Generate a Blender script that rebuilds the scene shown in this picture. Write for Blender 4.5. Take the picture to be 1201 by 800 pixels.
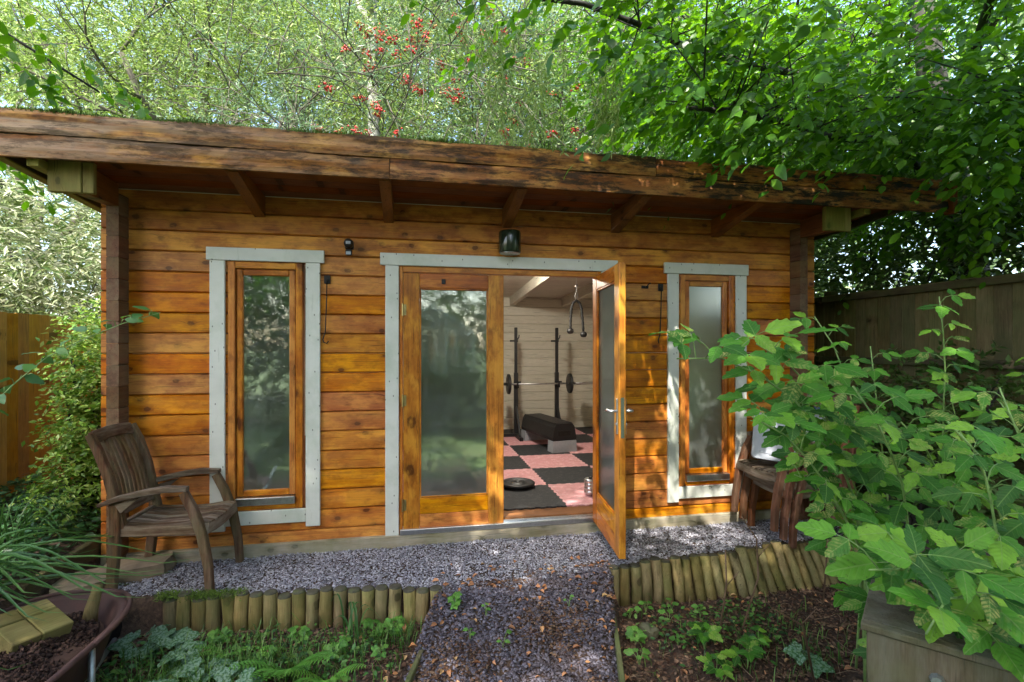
import bpy, math, random
import numpy as np
from mathutils import Vector, Matrix

for o in list(bpy.data.objects): bpy.data.objects.remove(o)
SC = bpy.context.scene
COL = SC.collection
RNG = np.random.default_rng(7)
random.seed(7)

# ------------------------------------------------------------------ camera, sky, sun, exposure
TH = math.atan(600/3105.8)
cam = bpy.data.cameras.new('camera'); camo = bpy.data.objects.new('camera', cam); COL.objects.link(camo)
camo.location = (0, -3.861, 1.4478); camo.rotation_euler = (math.radians(90), 0, -TH)
cam.sensor_width = 36; cam.lens = 600/1201*36; cam.shift_y = 6.7/1201; cam.clip_start = .05; cam.clip_end = 600
SC.camera = camo
SUN_EL, SUN_AZ = 52, 208           # azimuth measured clockwise from +Y: behind the camera, a little to its left
W = bpy.data.worlds.new('World'); SC.world = W; W.use_nodes = True
wn = W.node_tree.nodes; sky = wn.new('ShaderNodeTexSky'); sky.sky_type = 'NISHITA'; sky.sun_disc = False
sky.sun_elevation = math.radians(SUN_EL); sky.sun_rotation = math.radians(SUN_AZ); sky.dust_density = 3.0; sky.air_density = 1.0
W.node_tree.links.new(sky.outputs[0], wn['Background'].inputs[0]); wn['Background'].inputs[1].default_value = .15
sl = bpy.data.lights.new('sun', 'SUN'); sl.energy = 2.7; sl.angle = math.radians(.55); sl.color = (1, .95, .86)
so = bpy.data.objects.new('sun', sl); COL.objects.link(so)
sd = Vector((math.sin(math.radians(SUN_AZ))*math.cos(math.radians(SUN_EL)), math.cos(math.radians(SUN_AZ))*math.cos(math.radians(SUN_EL)), math.sin(math.radians(SUN_EL))))
so.rotation_euler = sd.to_track_quat('Z', 'Y').to_euler(); so.location = (0, -8, 15)
SC.view_settings.view_transform = 'Standard'; SC.view_settings.look = 'None'; SC.view_settings.gamma = 1
SC.view_settings.exposure = 2.5
SC.render.film_transparent = False
SC.cycles.max_bounces = 7; SC.cycles.diffuse_bounces = 4; SC.cycles.glossy_bounces = 3; SC.cycles.transmission_bounces = 5; SC.cycles.transparent_max_bounces = 6

# ------------------------------------------------------------------ materials
class NT:
    def __init__(s, name):
        s.m = bpy.data.materials.new(name); s.m.use_nodes = True; s.t = s.m.node_tree; s.n = s.t.nodes
        s.p = s.n['Principled BSDF']; s.out = s.n['Material Output']
    def new(s, ty, **k):
        n = s.n.new(ty)
        for a, b in k.items():
            if a == 'ins':
                for i, v in b.items():
                    if hasattr(v, 'is_output') or hasattr(v, 'links') and not isinstance(v, (int, float, tuple)): s.t.links.new(v, n.inputs[i])
                    else: n.inputs[i].default_value = v
            else: setattr(n, a, b)
        return n
    def link(s, a, b): s.t.links.new(a, b)
    def math(s, op, a, b=0.0, c=0.0, clamp=False):
        return s.new('ShaderNodeMath', operation=op, use_clamp=clamp, ins={0: a, 1: b, 2: c}).outputs[0]
    def vmath(s, op, a, b=(0, 0, 0)):
        return s.new('ShaderNodeVectorMath', operation=op, ins={0: a, 1: b}).outputs[0]
    def noise(s, vec, scale=5.0, detail=3.0, rough=.55, dist=0.0):
        return s.new('ShaderNodeTexNoise', ins={'Vector': vec, 'Scale': scale, 'Detail': detail, 'Roughness': rough, 'Distortion': dist}).outputs[0]
    def ramp(s, fac, stops, interp='LINEAR'):
        r = s.new('ShaderNodeValToRGB', ins={0: fac}); cr = r.color_ramp; cr.interpolation = interp
        while len(cr.elements) < len(stops): cr.elements.new(.5)
        for e, (p, c) in zip(cr.elements, stops):
            e.position = p; e.color = (*c, 1) if len(c) == 3 else c
        return r.outputs[0]
    def mix(s, f, a, b, mode='MIX'):
        n = s.new('ShaderNodeMix', data_type='RGBA', blend_type=mode)
        for k, v in ((0, f), (6, a), (7, b)):
            if isinstance(v, (int, float)): n.inputs[k].default_value = v
            elif isinstance(v, tuple): n.inputs[k].default_value = (*v, 1) if len(v) == 3 else v
            else: s.t.links.new(v, n.inputs[k])
        return n.outputs[2]
    def rng(s, v, a, b, c=0.0, d=1.0):
        return s.new('ShaderNodeMapRange', ins={0: v, 1: a, 2: b, 3: c, 4: d}).outputs[0]
    def bump(s, h, strength=.3, dist=.01):
        b = s.new('ShaderNodeBump', ins={'Strength': strength, 'Distance': dist, 'Height': h}); s.t.links.new(b.outputs[0], s.p.inputs['Normal'])
    def coords(s, rand=True, axis='x'):
        c = s.new('ShaderNodeTexCoord').outputs['Object']
        if rand:
            oi = s.new('ShaderNodeObjectInfo').outputs['Random']
            cx = s.new('ShaderNodeCombineXYZ', ins={0: s.math('MULTIPLY', oi, 91.0), 1: s.math('MULTIPLY', oi, 37.0), 2: s.math('MULTIPLY', oi, 53.0)}).outputs[0]
            c = s.vmath('ADD', c, cx)
        if axis != 'x':
            sp = s.new('ShaderNodeSeparateXYZ', ins={0: c}).outputs
            o = {'y': (1, 0, 2), 'z': (2, 1, 0)}[axis]
            c = s.new('ShaderNodeCombineXYZ', ins={0: sp[o[0]], 1: sp[o[1]], 2: sp[o[2]]}).outputs[0]
        return c

def wood(name, cols, axis='x', knots=True, kscale=1.0, rough=.45, weather=0.0, wcol=(.25, .25, .2), green=0.0, gcol=(.09, .13, .02), grain=1.0, bump=.25, vary=.25, coat=0.0, stain=0.0, fade_and_shade=False):
    t = NT(name); c = t.coords(axis=axis)
    low = t.noise(t.vmath('MULTIPLY', c, (.9, 5, 5)), 1.0, 2)
    lowv = t.vmath('MULTIPLY', t.new('ShaderNodeCombineXYZ', ins={0: 0.0, 1: low, 2: low}).outputs[0], (0, .05, .05))
    c2 = t.vmath('ADD', c, lowv)
    s2 = t.new('ShaderNodeSeparateXYZ', ins={0: c2}).outputs
    v2 = t.new('ShaderNodeCombineXYZ', ins={0: t.math('MULTIPLY', s2[0], 4.6*kscale), 1: t.math('MULTIPLY', s2[2], 7.0*kscale), 2: 0.0}).outputs[0]
    vn = t.new('ShaderNodeTexVoronoi', voronoi_dimensions='2D', ins={'Vector': v2, 'Scale': 1.0}); vk = vn.outputs['Distance']
    kc = t.new('ShaderNodeSeparateColor', ins={0: vn.outputs['Color']}).outputs[0]
    kon = t.rng(kc, .45, .5); halo = t.math('MULTIPLY', t.rng(vk, 0.0, .40, 1.0, 0.0), kon)
    hz = t.new('ShaderNodeCombineXYZ', ins={0: 0.0, 1: 0.0, 2: t.math('MULTIPLY', t.math('MULTIPLY', halo, halo), .035 if knots else 0.0)}).outputs[0]
    c3 = t.vmath('ADD', c2, hz)
    g = t.noise(t.vmath('MULTIPLY', c3, (1.3, 45*grain, 45*grain)), 1.0, 4, .6)
    fine = t.noise(t.vmath('MULTIPLY', c, (9, 300, 300)), 1.0, 2, .6); crack = t.noise(t.vmath('MULTIPLY', c3, (2.2, 120, 120)), 1.0, 2, .5)
    blot = t.noise(t.vmath('MULTIPLY', c, (5.0, 12, 12)), 1.0, 4, .65)
    f = t.math('ADD', t.math('MULTIPLY', g, .45), t.math('MULTIPLY', blot, .55))
    n = len(cols); base = t.ramp(f, [(.3 + .4*i/(n-1), k) for i, k in enumerate(cols)])
    base = t.mix(t.rng(fine, .35, .7, 0.0, .35), base, tuple(x*.45 for x in cols[0])); base = t.mix(t.rng(crack, .64, .70, 0.0, .75), base, tuple(x*.25 for x in cols[0]))
    if knots:
        kn = t.noise(t.vmath('MULTIPLY', c, (40, 40, 60)), 1.0, 2)
        vr = t.math('ADD', vk, t.math('MULTIPLY', t.math('SUBTRACT', kn, .5), .09))
        k = t.rng(vr, .085, .115, 1.0, 0.0)
        k2 = t.math('MULTIPLY', k, kon)
        base = t.mix(t.math('MULTIPLY', k2, .9), base, tuple(x*.16 for x in cols[0]))
        base = t.mix(t.math('MULTIPLY', t.math('MULTIPLY', t.rng(vk, .1, .28, 1.0, 0.0), kon), .5), base, tuple(x*.6 for x in cols[0]))
    if weather > 0:
        w = t.noise(t.vmath('MULTIPLY', c, (1.7, 11, 11)), 1.0, 5, .7)
        base = t.mix(t.math('MULTIPLY', t.rng(w, .42, .62, 0.0, 1.0), weather), base, wcol)
    if green > 0:
        w = t.noise(t.vmath('ADD', c, (7, 3, 1)), 4.0, 5, .7)
        base = t.mix(t.math('MULTIPLY', t.rng(w, .4, .62, 0.0, 1.0), green), base, gcol)
    if stain > 0:
        w = t.noise(t.vmath('MULTIPLY', c, (9.0, 9, 16)), 1.0, 5, .72); base = t.mix(t.math('MULTIPLY', t.rng(w, .52, .68, 0.0, 1.0), stain), base, tuple(x*.35 for x in cols[0]))
        w = t.noise(t.vmath('ADD', t.vmath('MULTIPLY', c, (4.5, 5, 10)), (9, 9, 9)), 1.0, 4, .6); base = t.mix(t.math('MULTIPLY', t.rng(w, .50, .62, 0.0, 1.0), stain), base, tuple(min(1, x*1.12) for x in cols[-1]))
    if fade_and_shade:
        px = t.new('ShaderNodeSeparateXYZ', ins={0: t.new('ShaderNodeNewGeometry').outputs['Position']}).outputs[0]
        base = t.mix(t.math('MULTIPLY', t.rng(px, -2.4, .4, .85, .05), t.rng(g, .40, .56, .1, 1.0)), base, (.40, .29, .21))  # paler towards the left: bleached wood plus sunlight painted into the colour
        mould_shade = t.noise(t.vmath('MULTIPLY', c, (3.2, 6, 17)), 1.0, 6, .78)
        base = t.mix(t.math('MULTIPLY', t.rng(mould_shade, .47, .56, 0.0, 1.0), t.rng(px, -2.0, 2.6, .6, 1.0)), base, (.022, .016, .012))  # darker towards the right: mould plus painted canopy shade
    oi = t.new('ShaderNodeObjectInfo').outputs['Random']
    hs = t.new('ShaderNodeHueSaturation', ins={'Hue': t.rng(oi, 0.0, 1.0, .492, .508), 'Saturation': t.rng(t.math('FRACT', t.math('MULTIPLY', oi, 7.3)), 0.0, 1.0, 1-vary*.6, 1.05), 'Value': t.rng(t.math('FRACT', t.math('MULTIPLY', oi, 13.7)), 0.0, 1.0, 1-vary, 1+vary*.6), 'Color': base})
    t.link(hs.outputs[0], t.p.inputs['Base Color'])
    t.link(t.rng(g, .3, .7, rough-.08, rough+.15), t.p.inputs['Roughness']); t.p.inputs['Specular IOR Level'].default_value = .25
    t.p.inputs['Coat Weight'].default_value = coat; t.p.inputs['Coat Roughness'].default_value = .25
    t.bump(t.math('ADD', g, t.math('MULTIPLY', fine, .5)), bump, .004)
    return t.m

def plain(name, col, rough=.5, metal=0.0, nscale=20.0, namt=.25, dirt=None, bump=.1, spec=.5, screws=False):
    t = NT(name); c = t.coords()
    n = t.noise(c, nscale, 4, .6)
    b = t.mix(t.rng(n, .3, .7), tuple(x*(1-namt) for x in col), tuple(min(1, x*(1+namt*.5)) for x in col))
    if dirt:
        b = t.mix(t.rng(t.noise(t.vmath('ADD', c, (5, 5, 5)), nscale*.35, 5, .7), .5, .68, 0.0, .8), b, dirt)
    if screws:
        sp_ = t.new('ShaderNodeSeparateXYZ', ins={0: c}).outputs
        sv = t.new('ShaderNodeTexVoronoi', voronoi_dimensions='2D', ins={'Vector': t.new('ShaderNodeCombineXYZ', ins={0: t.math('MULTIPLY', sp_[0], 11.0), 1: t.math('MULTIPLY', sp_[2], 6.0), 2: 0.0}).outputs[0], 'Scale': 1.0}).outputs['Distance']
        b = t.mix(t.rng(sv, .03, .05, .8, 0.0), b, (.05, .045, .03)); b = t.mix(t.rng(t.noise(t.vmath('MULTIPLY', c, (30, 30, 4)), 1.0, 4, .7), .62, .72, 0.0, .5), b, (.42, .44, .36))
    t.link(b, t.p.inputs['Base Color']); t.link(t.rng(n, .2, .8, rough*.8, min(1, rough*1.25)), t.p.inputs['Roughness'])
    t.p.inputs['Metallic'].default_value = metal; t.p.inputs['Specular IOR Level'].default_value = spec
    t.bump(n, bump, .004)
    return t.m

def leafmat(name, cols, trans=.35, rough=.42, obj=False, veins=False, spots=0.0, yellow=0.0, silver=0.0, tboost=1.35, clump=0.0):
    t = NT(name)
    r = t.new('ShaderNodeObjectInfo').outputs['Random'] if obj else t.new('ShaderNodeNewGeometry').outputs['Random Per Island']
    n = len(cols); base = t.ramp(r, [(i/(n-1), k) for i, k in enumerate(cols)])
    if clump:       # leaf tone differs from branch to branch
        pn = t.noise(t.new('ShaderNodeNewGeometry').outputs['Position'], clump, 4, .6)
        base = t.mix(t.rng(pn, .36, .54, .75, 0.0), base, tuple(x*.8 for x in cols[0]))
    if veins:
        c = t.new('ShaderNodeTexCoord').outputs['Object']; sp = t.new('ShaderNodeSeparateXYZ', ins={0: c}).outputs
        ay = t.math('ABSOLUTE', sp[1])
        mid = t.rng(ay, .006, .022, 1.0, 0.0)
        ph = t.math('FRACT', t.math('SUBTRACT', t.math('MULTIPLY', sp[0], 7.0), t.math('MULTIPLY', ay, 6.5)))
        d = t.math('ABSOLUTE', t.math('SUBTRACT', ph, .5))
        side = t.rng(d, .0, .10, 1.0, 0.0)
        v = t.math('MAXIMUM', mid, t.math('MULTIPLY', side, .4))
        base = t.mix(t.math('MULTIPLY', v, .55), base, (.22, .36, .09))
        cr = t.vmath('ADD', c, t.new('ShaderNodeCombineXYZ', ins={0: t.math('MULTIPLY', r, 77.0), 1: 0.0, 2: 0.0}).outputs[0])
        base = t.mix(t.rng(t.noise(cr, 3.0, 3), .35, .7, 0.0, .35), base, (.03, .09, .012))
        if yellow > 0:
            yy = t.math('MULTIPLY', t.rng(t.math('FRACT', t.math('MULTIPLY', r, 5.7)), 1-yellow, 1.0, 0.0, 1.0), t.math('MULTIPLY', t.rng(t.noise(cr, 2.5, 4, .7), .42, .6), t.rng(d, .05, .3)))
            base = t.mix(yy, base, (.42, .40, .12))
        if spots > 0:
            s2 = t.rng(t.noise(cr, 14.0, 2, .5), .66, .70, 0.0, spots)
            base = t.mix(s2, base, (.05, .045, .01))
        h = t.math('SUBTRACT', t.math('MULTIPLY', d, 1.0), t.math('MULTIPLY', mid, .6)); t.bump(h, .22, .015)
    if silver > 0:
        c = t.new('ShaderNodeTexCoord').outputs['Object']
        base = t.mix(t.rng(t.noise(c, 5.0 if veins else 60.0, 2), .45, .55, 0.0, silver), base, (.26, .38, .27))
    hsv = t.new('ShaderNodeHueSaturation', ins={'Hue': .485, 'Saturation': 1.05, 'Value': tboost, 'Color': base}).outputs[0]
    t.link(base, t.p.inputs['Base Color']); t.p.inputs['Roughness'].default_value = rough; t.p.inputs['Specular IOR Level'].default_value = .45
    tr = t.new('ShaderNodeBsdfTranslucent', ins={'Color': hsv})
    mx = t.new('ShaderNodeMixShader', ins={0: trans}); t.link(t.p.outputs[0], mx.inputs[1]); t.link(tr.outputs[0], mx.inputs[2]); t.link(mx.outputs[0], t.out.inputs[0])
    return t.m

def islands(name, cols, rough=.8, spec=.3, tint=None):
    t = NT(name); g = t.new('ShaderNodeNewGeometry')
    n = len(cols); b = t.ramp(g.outputs['Random Per Island'], [(i/(n-1), k) for i, k in enumerate(cols)])
    if tint:
        b = t.mix(t.rng(t.noise(g.outputs['Position'], 1.8, 4, .65), .42, .62, 0.0, .55), b, tint)
    t.link(b, t.p.inputs['Base Color']); t.p.inputs['Roughness'].default_value = rough; t.p.inputs['Specular IOR Level'].default_value = spec
    return t.m

PINE = [(.28, .058, .001), (.54, .155, .002), (.76, .31, .014)]
M = {}
M['log'] = wood('stained pine logs', PINE, rough=.5, vary=.16, weather=.12, wcol=(.50, .31, .12), bump=.35, stain=.42)
M['log_y'] = wood('stained pine logs running away', PINE, 'y', rough=.5, vary=.2, weather=.2, wcol=(.4, .33, .22))
M['end'] = wood('weathered log ends', [(.08, .032, .016), (.17, .08, .042), (.26, .15, .08)], 'y', knots=False, weather=.4, wcol=(.20, .16, .08), rough=.7, vary=.2)
M['joinz'] = wood('varnished upright joinery', [(.24, .055, .001), (.52, .155, .004), (.68, .28, .018)], 'z', kscale=.5, rough=.38, coat=.12, vary=.12, stain=.5)
M['joinx'] = wood('varnished cross joinery', [(.24, .055, .001), (.52, .155, .004), (.68, .28, .018)], 'x', kscale=.5, rough=.38, coat=.12, vary=.12, stain=.5)
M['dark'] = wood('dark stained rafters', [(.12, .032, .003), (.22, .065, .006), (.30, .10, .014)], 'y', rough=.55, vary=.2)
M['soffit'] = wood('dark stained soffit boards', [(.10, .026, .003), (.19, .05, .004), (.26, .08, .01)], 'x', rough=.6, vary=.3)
M['fascia'] = wood('bleached fascia timber with painted shade', [(.09, .022, .003), (.32, .10, .01), (.50, .23, .045)], 'x', kscale=.7, rough=.75, weather=.25, wcol=(.36, .20, .08), vary=.1, fade_and_shade=True, stain=.7, bump=1.0, grain=.4)
M['verge'] = wood('dark verge timber', [(.05, .03, .02), (.10, .07, .04), (.16, .12, .06)], 'y', rough=.8, green=.4)
M['block'] = wood('mossy corbel block', [(.18, .13, .03), (.30, .23, .06), (.36, .30, .10)], 'z', rough=.7, green=.5, gcol=(.20, .24, .05))
M['plinth'] = wood('bleached plinth timber', [(.22, .17, .10), (.38, .31, .22), (.46, .40, .32)], 'x', rough=.85, weather=.5, wcol=(.42, .40, .34), green=.3)
M['trim'] = plain('pale grey paint', (.63, .635, .57), .45, nscale=6, namt=.10, dirt=(.45, .50, .40), bump=.05, screws=True)
M['cream'] = wood('cream painted boards', [(.58, .55, .45), (.63, .60, .50), (.67, .64, .55)], 'x', knots=False, rough=.6, vary=.06, bump=.1, grain=.6)
M['creamy'] = wood('cream painted beams', [(.56, .53, .43), (.61, .58, .48), (.65, .62, .53)], 'y', knots=False, rough=.6, vary=.06, bump=.1)
M['metal'] = plain('brushed aluminium', (.62, .64, .66), .32, 1.0, 60, .15)
M['ghframe'] = plain('white painted aluminium', (.78, .80, .80), .4, 0, 60, .05)
M['galv'] = plain('galvanised steel', (.42, .47, .47), .5, .9, 30, .3)
M['black'] = plain('black powder coat', (.008, .008, .009), .5, 0, 40, .3)
M['blackg'] = plain('glossy dark green glass', (.02, .03, .018), .12, 0, 10, .3)
M['hook'] = plain('dark iron', (.03, .028, .026), .5, .7, 60, .4)
M['brass'] = plain('tarnished brass', (.42, .33, .14), .4, .9, 40, .3)
M['grey'] = plain('grey plastic', (.30, .32, .35), .5, 0, 30, .1)
M['chrome'] = plain('dull chrome', (.55, .55, .56), .3, 1.0, 60, .2)
M['rope'] = plain('black nylon rope', (.006, .006, .006), .7, 0, 80, .4)
M['mat_b'] = plain('black foam', (.016, .017, .019), .75, 0, 60, .5, dirt=(.05, .05, .05), bump=.4)
M['mat_p'] = plain('pink foam', (.56, .28, .29), .8, 0, 40, .2, dirt=(.68, .46, .47), bump=.3)
M['felt'] = plain('roofing felt', (.05, .055, .05), .9, 0, 90, .4, bump=.6)
M['floor'] = wood('brown threshold timber', [(.12, .04, .012), (.20, .07, .02), (.28, .11, .035)], 'x', rough=.5, vary=.1)
M['teak'] = wood('weathered teak', [(.03, .014, .008), (.10, .048, .026), (.24, .17, .11)], 'x', knots=False, rough=.8, weather=.7, wcol=(.30, .25, .19), green=.15, gcol=(.12, .14, .05), vary=.25, bump=.9, grain=1.0)
M['teaky'] = wood('weathered teak across', [(.03, .014, .008), (.10, .048, .026), (.24, .17, .11)], 'y', knots=False, rough=.8, weather=.7, wcol=(.30, .25, .19), green=.15, gcol=(.12, .14, .05), vary=.25, bump=.9, grain=1.0)
M['teakz'] = wood('weathered teak upright', [(.035, .014, .007), (.12, .048, .02), (.24, .15, .08)], 'z', knots=False, rough=.8, weather=.4, wcol=(.28, .21, .14), green=.3, gcol=(.13, .15, .05), vary=.2, bump=.9, grain=1.5)
M['teakr'] = wood('red brown teak', [(.09, .03, .014), (.17, .06, .028), (.25, .12, .06)], 'z', knots=False, rough=.75, weather=.3, wcol=(.25, .19, .13), vary=.2, bump=.8, grain=1.5)
M['stake'] = wood('mossy round stakes', [(.15, .10, .035), (.30, .22, .085), (.42, .33, .15)], 'z', kscale=.8, rough=.85, green=.5, gcol=(.11, .14, .035), vary=.25, bump=.8)
M['stake_top'] = plain('dark weathered stake tops', (.06, .055, .035), .9, 0, 40, .5, dirt=(.09, .11, .03))
M['fence'] = wood('fence boards', [(.30, .13, .008), (.46, .22, .014), (.55, .31, .035)], 'z', rough=.8, green=.25, gcol=(.14, .15, .04), vary=.22, bump=.6)
M['fenced'] = wood('damp fence boards', [(.10, .07, .025), (.19, .14, .055), (.27, .21, .10)], 'z', rough=.85, green=.5, gcol=(.11, .13, .045), vary=.2, bump=.6)
M['rail'] = wood('fence rail', [(.04, .03, .018), (.08, .06, .03), (.13, .10, .05)], 'y', rough=.9, green=.4)
M['board'] = wood('damp retaining board', [(.07, .045, .025), (.14, .10, .06), (.22, .17, .10)], 'y', rough=.85, green=.35, bump=.7)
M['strip'] = wood('mossy timber strip', [(.08, .07, .03), (.14, .12, .05), (.2, .18, .09)], 'y', rough=.9, green=.8, gcol=(.12, .16, .03))
M['boxw'] = wood('silvered box panel', [(.09, .065, .035), (.17, .13, .08), (.27, .22, .15)], 'z', kscale=.6, rough=.85, weather=.6, wcol=(.27, .25, .19), green=.5, gcol=(.15, .16, .07), bump=.6)
M['cutblock'] = wood('algae stained offcut', [(.10, .07, .015), (.22, .165, .04), (.32, .26, .09)], 'x', knots=False, rough=.85, green=.45, gcol=(.18, .20, .03), bump=.6)
M['rust'] = plain('red brown rusted steel', (.075, .035, .028), .75, .1, 12, .5, dirt=(.11, .05, .038), bump=.5)
M['stone'] = plain('rough sandstone', (.20, .155, .10), .95, 0, 6, .5, dirt=(.09, .10, .05), bump=1.0)
M['white'] = plain('cloudy white plastic', (.33, .35, .39), .35, 0, 5, .06, bump=.03)
M['blue'] = plain('blue plastic', (.03, .06, .32), .4, 0, 20, .1)
M['soil'] = islands('dark soil crumbs', [(.018, .010, .008), (.04, .02, .014), (.075, .042, .03)], .95)
M['slate'] = islands('slate chips', [(.022, .018, .024), (.055, .048, .064), (.11, .10, .13), (.20, .19, .235), (.08, .055, .062)], .55, .4, tint=(.07, .045, .04))
M['slate_pale'] = islands('dusty slate chips', [(.07, .07, .09), (.18, .175, .21), (.30, .30, .345), (.48, .48, .53), (.13, .11, .13)], .6, .5)
M['bark'] = islands('bark mulch', [(.03, .014, .009), (.07, .034, .02), (.14, .075, .045), (.22, .14, .09), (.05, .03, .02)], .9)
M['dry'] = islands('fallen leaves', [(.40, .17, .06), (.48, .24, .12), (.30, .13, .06), (.55, .36, .16)], .7)
M['twig'] = plain('dry twigs', (.24, .16, .10), .9, 0, 30, .5)
M['cane'] = plain('brown cane', (.20, .12, .07), .7, 0, 30, .5)
M['canegreen'] = plain('green cane', (.20, .32, .09), .5, 0, 30, .3)
M['bark_d'] = plain('dark tree bark', (.032, .031, .024), .9, 0, 14, .5, bump=1.0)
M['bark_g'] = plain('grey tree bark', (.085, .075, .055), .9, 0, 14, .5, dirt=(.1, .12, .06), bump=1.0)
M['birch'] = plain('pale birch bark', (.30, .30, .27), .8, 0, 7, .25, dirt=(.08, .07, .06), bump=.6)
M['berry'] = plain('red berries', (.38, .012, .010), .35, 0, 20, .3)
M['moss'] = islands('roof moss', [(.04, .07, .01), (.09, .15, .02), (.16, .25, .04)], .9)
M['l_willow'] = leafmat('willow leaves', [(.07, .14, .02), (.14, .23, .04), (.22, .35, .06), (.48, .58, .28)], .42, clump=1.3)  # palest tone stands in for sunlit gloss on the leaves
M['l_far'] = leafmat('far leaves', [(.07, .13, .04), (.14, .22, .08), (.22, .35, .11), (.48, .58, .34)], .4, clump=1.1)  # pale end of the ramp paints in sunlit gloss
M['l_rowan'] = leafmat('rowan leaves', [(.06, .12, .05), (.10, .18, .08), (.18, .28, .15)], .35)
M['l_horn'] = leafmat('hornbeam leaves', [(.035, .12, .008), (.07, .20, .012), (.13, .30, .02)], .58, .35)
M['l_hornobj'] = leafmat('near hornbeam leaves', [(.035, .12, .008), (.07, .20, .012), (.13, .30, .02)], .58, .35, obj=True)
M['l_key'] = leafmat('hanging winged keys', [(.16, .26, .05), (.26, .36, .09), (.35, .42, .14)], .4)
M['l_hedge'] = leafmat('hedge leaves', [(.03, .07, .012), (.055, .115, .02), (.1, .17, .04)], .3)
M['l_privet'] = leafmat('bright shrub leaves', [(.06, .15, .015), (.12, .26, .03), (.24, .38, .06), (.34, .44, .14)], .35)
M['l_bank'] = leafmat('pale arching leaves', [(.05, .10, .02), (.12, .17, .05), (.26, .30, .16), (.40, .42, .30)], .3, .35)
M['l_cover'] = leafmat('dark ground cover', [(.015, .05, .015), (.03, .10, .03), (.06, .16, .05), (.10, .2, .08)], .25, .35)
M['l_rasp'] = leafmat('raspberry leaves', [(.018, .09, .005), (.04, .18, .008), (.085, .29, .014), (.22, .43, .03)], .30, .6, obj=True, veins=True, spots=.6, yellow=.30)
M['l_spray'] = leafmat('smooth oval leaves', [(.04, .12, .03), (.07, .19, .05), (.11, .26, .04)], .3, .4, obj=True)
M['l_seed'] = leafmat('seedling leaves', [(.06, .2, .02), (.11, .30, .04), (.18, .38, .06)], .3, .45, obj=True, veins=True)
M['l_silver'] = leafmat('silver marked leaves', [(.03, .10, .03), (.05, .15, .05)], .2, .4, obj=True, veins=True, silver=.55)
M['l_grass'] = leafmat('grass blades', [(.03, .09, .012), (.06, .15, .02), (.16, .28, .06)], .3, .45)
M['l_blade'] = leafmat('strap leaves', [(.03, .09, .02), (.055, .15, .03), (.11, .23, .06)], .3, .4, obj=True)

M['l_bedmix'] = leafmat('creeping leaves', [(.015, .05, .015), (.035, .11, .025), (.07, .20, .03), (.17, .30, .06)], .25, .45)

def glass(name, refl, rough, tint, bumpscale, bumpstr, thru):
    t = NT(name); c = t.new('ShaderNodeTexCoord').outputs['Object']
    n = t.new('ShaderNodeTexVoronoi', ins={'Vector': c, 'Scale': bumpscale}).outputs['Distance']
    n2 = t.noise(c, 3.0, 4, .7)
    b = t.new('ShaderNodeBump', ins={'Strength': bumpstr, 'Distance': .002, 'Height': n})
    gl = t.new('ShaderNodeBsdfGlossy', ins={'Color': (.9, .95, .93, 1), 'Roughness': rough, 'Normal': b.outputs[0]})
    rf = t.new('ShaderNodeBsdfRefraction', ins={'Color': (*tint, 1), 'Roughness': thru, 'IOR': 1.02, 'Normal': b.outputs[0]})
    df = t.new('ShaderNodeBsdfDiffuse', ins={'Color': (.30, .33, .31, 1)})
    m1 = t.new('ShaderNodeMixShader', ins={0: t.rng(n2, .35, .7, .06, .34)}); t.link(rf.outputs[0], m1.inputs[1]); t.link(df.outputs[0], m1.inputs[2])
    m2 = t.new('ShaderNodeMixShader', ins={0: refl}); t.link(m1.outputs[0], m2.inputs[1]); t.link(gl.outputs[0], m2.inputs[2])
    t.link(m2.outputs[0], t.out.inputs[0])
    return t.m
M['glass'] = glass('stippled window glass', .42, .008, (.45, .52, .48), 110.0, .012, .35)
M['glass2'] = glass('frosted window glass', .22, .12, (.42, .46, .40), 170.0, .1, .4)
M['ghglass'] = glass('greenhouse glass', .2, .02, (.85, .9, .88), 10.0, .0, .02)

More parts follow.
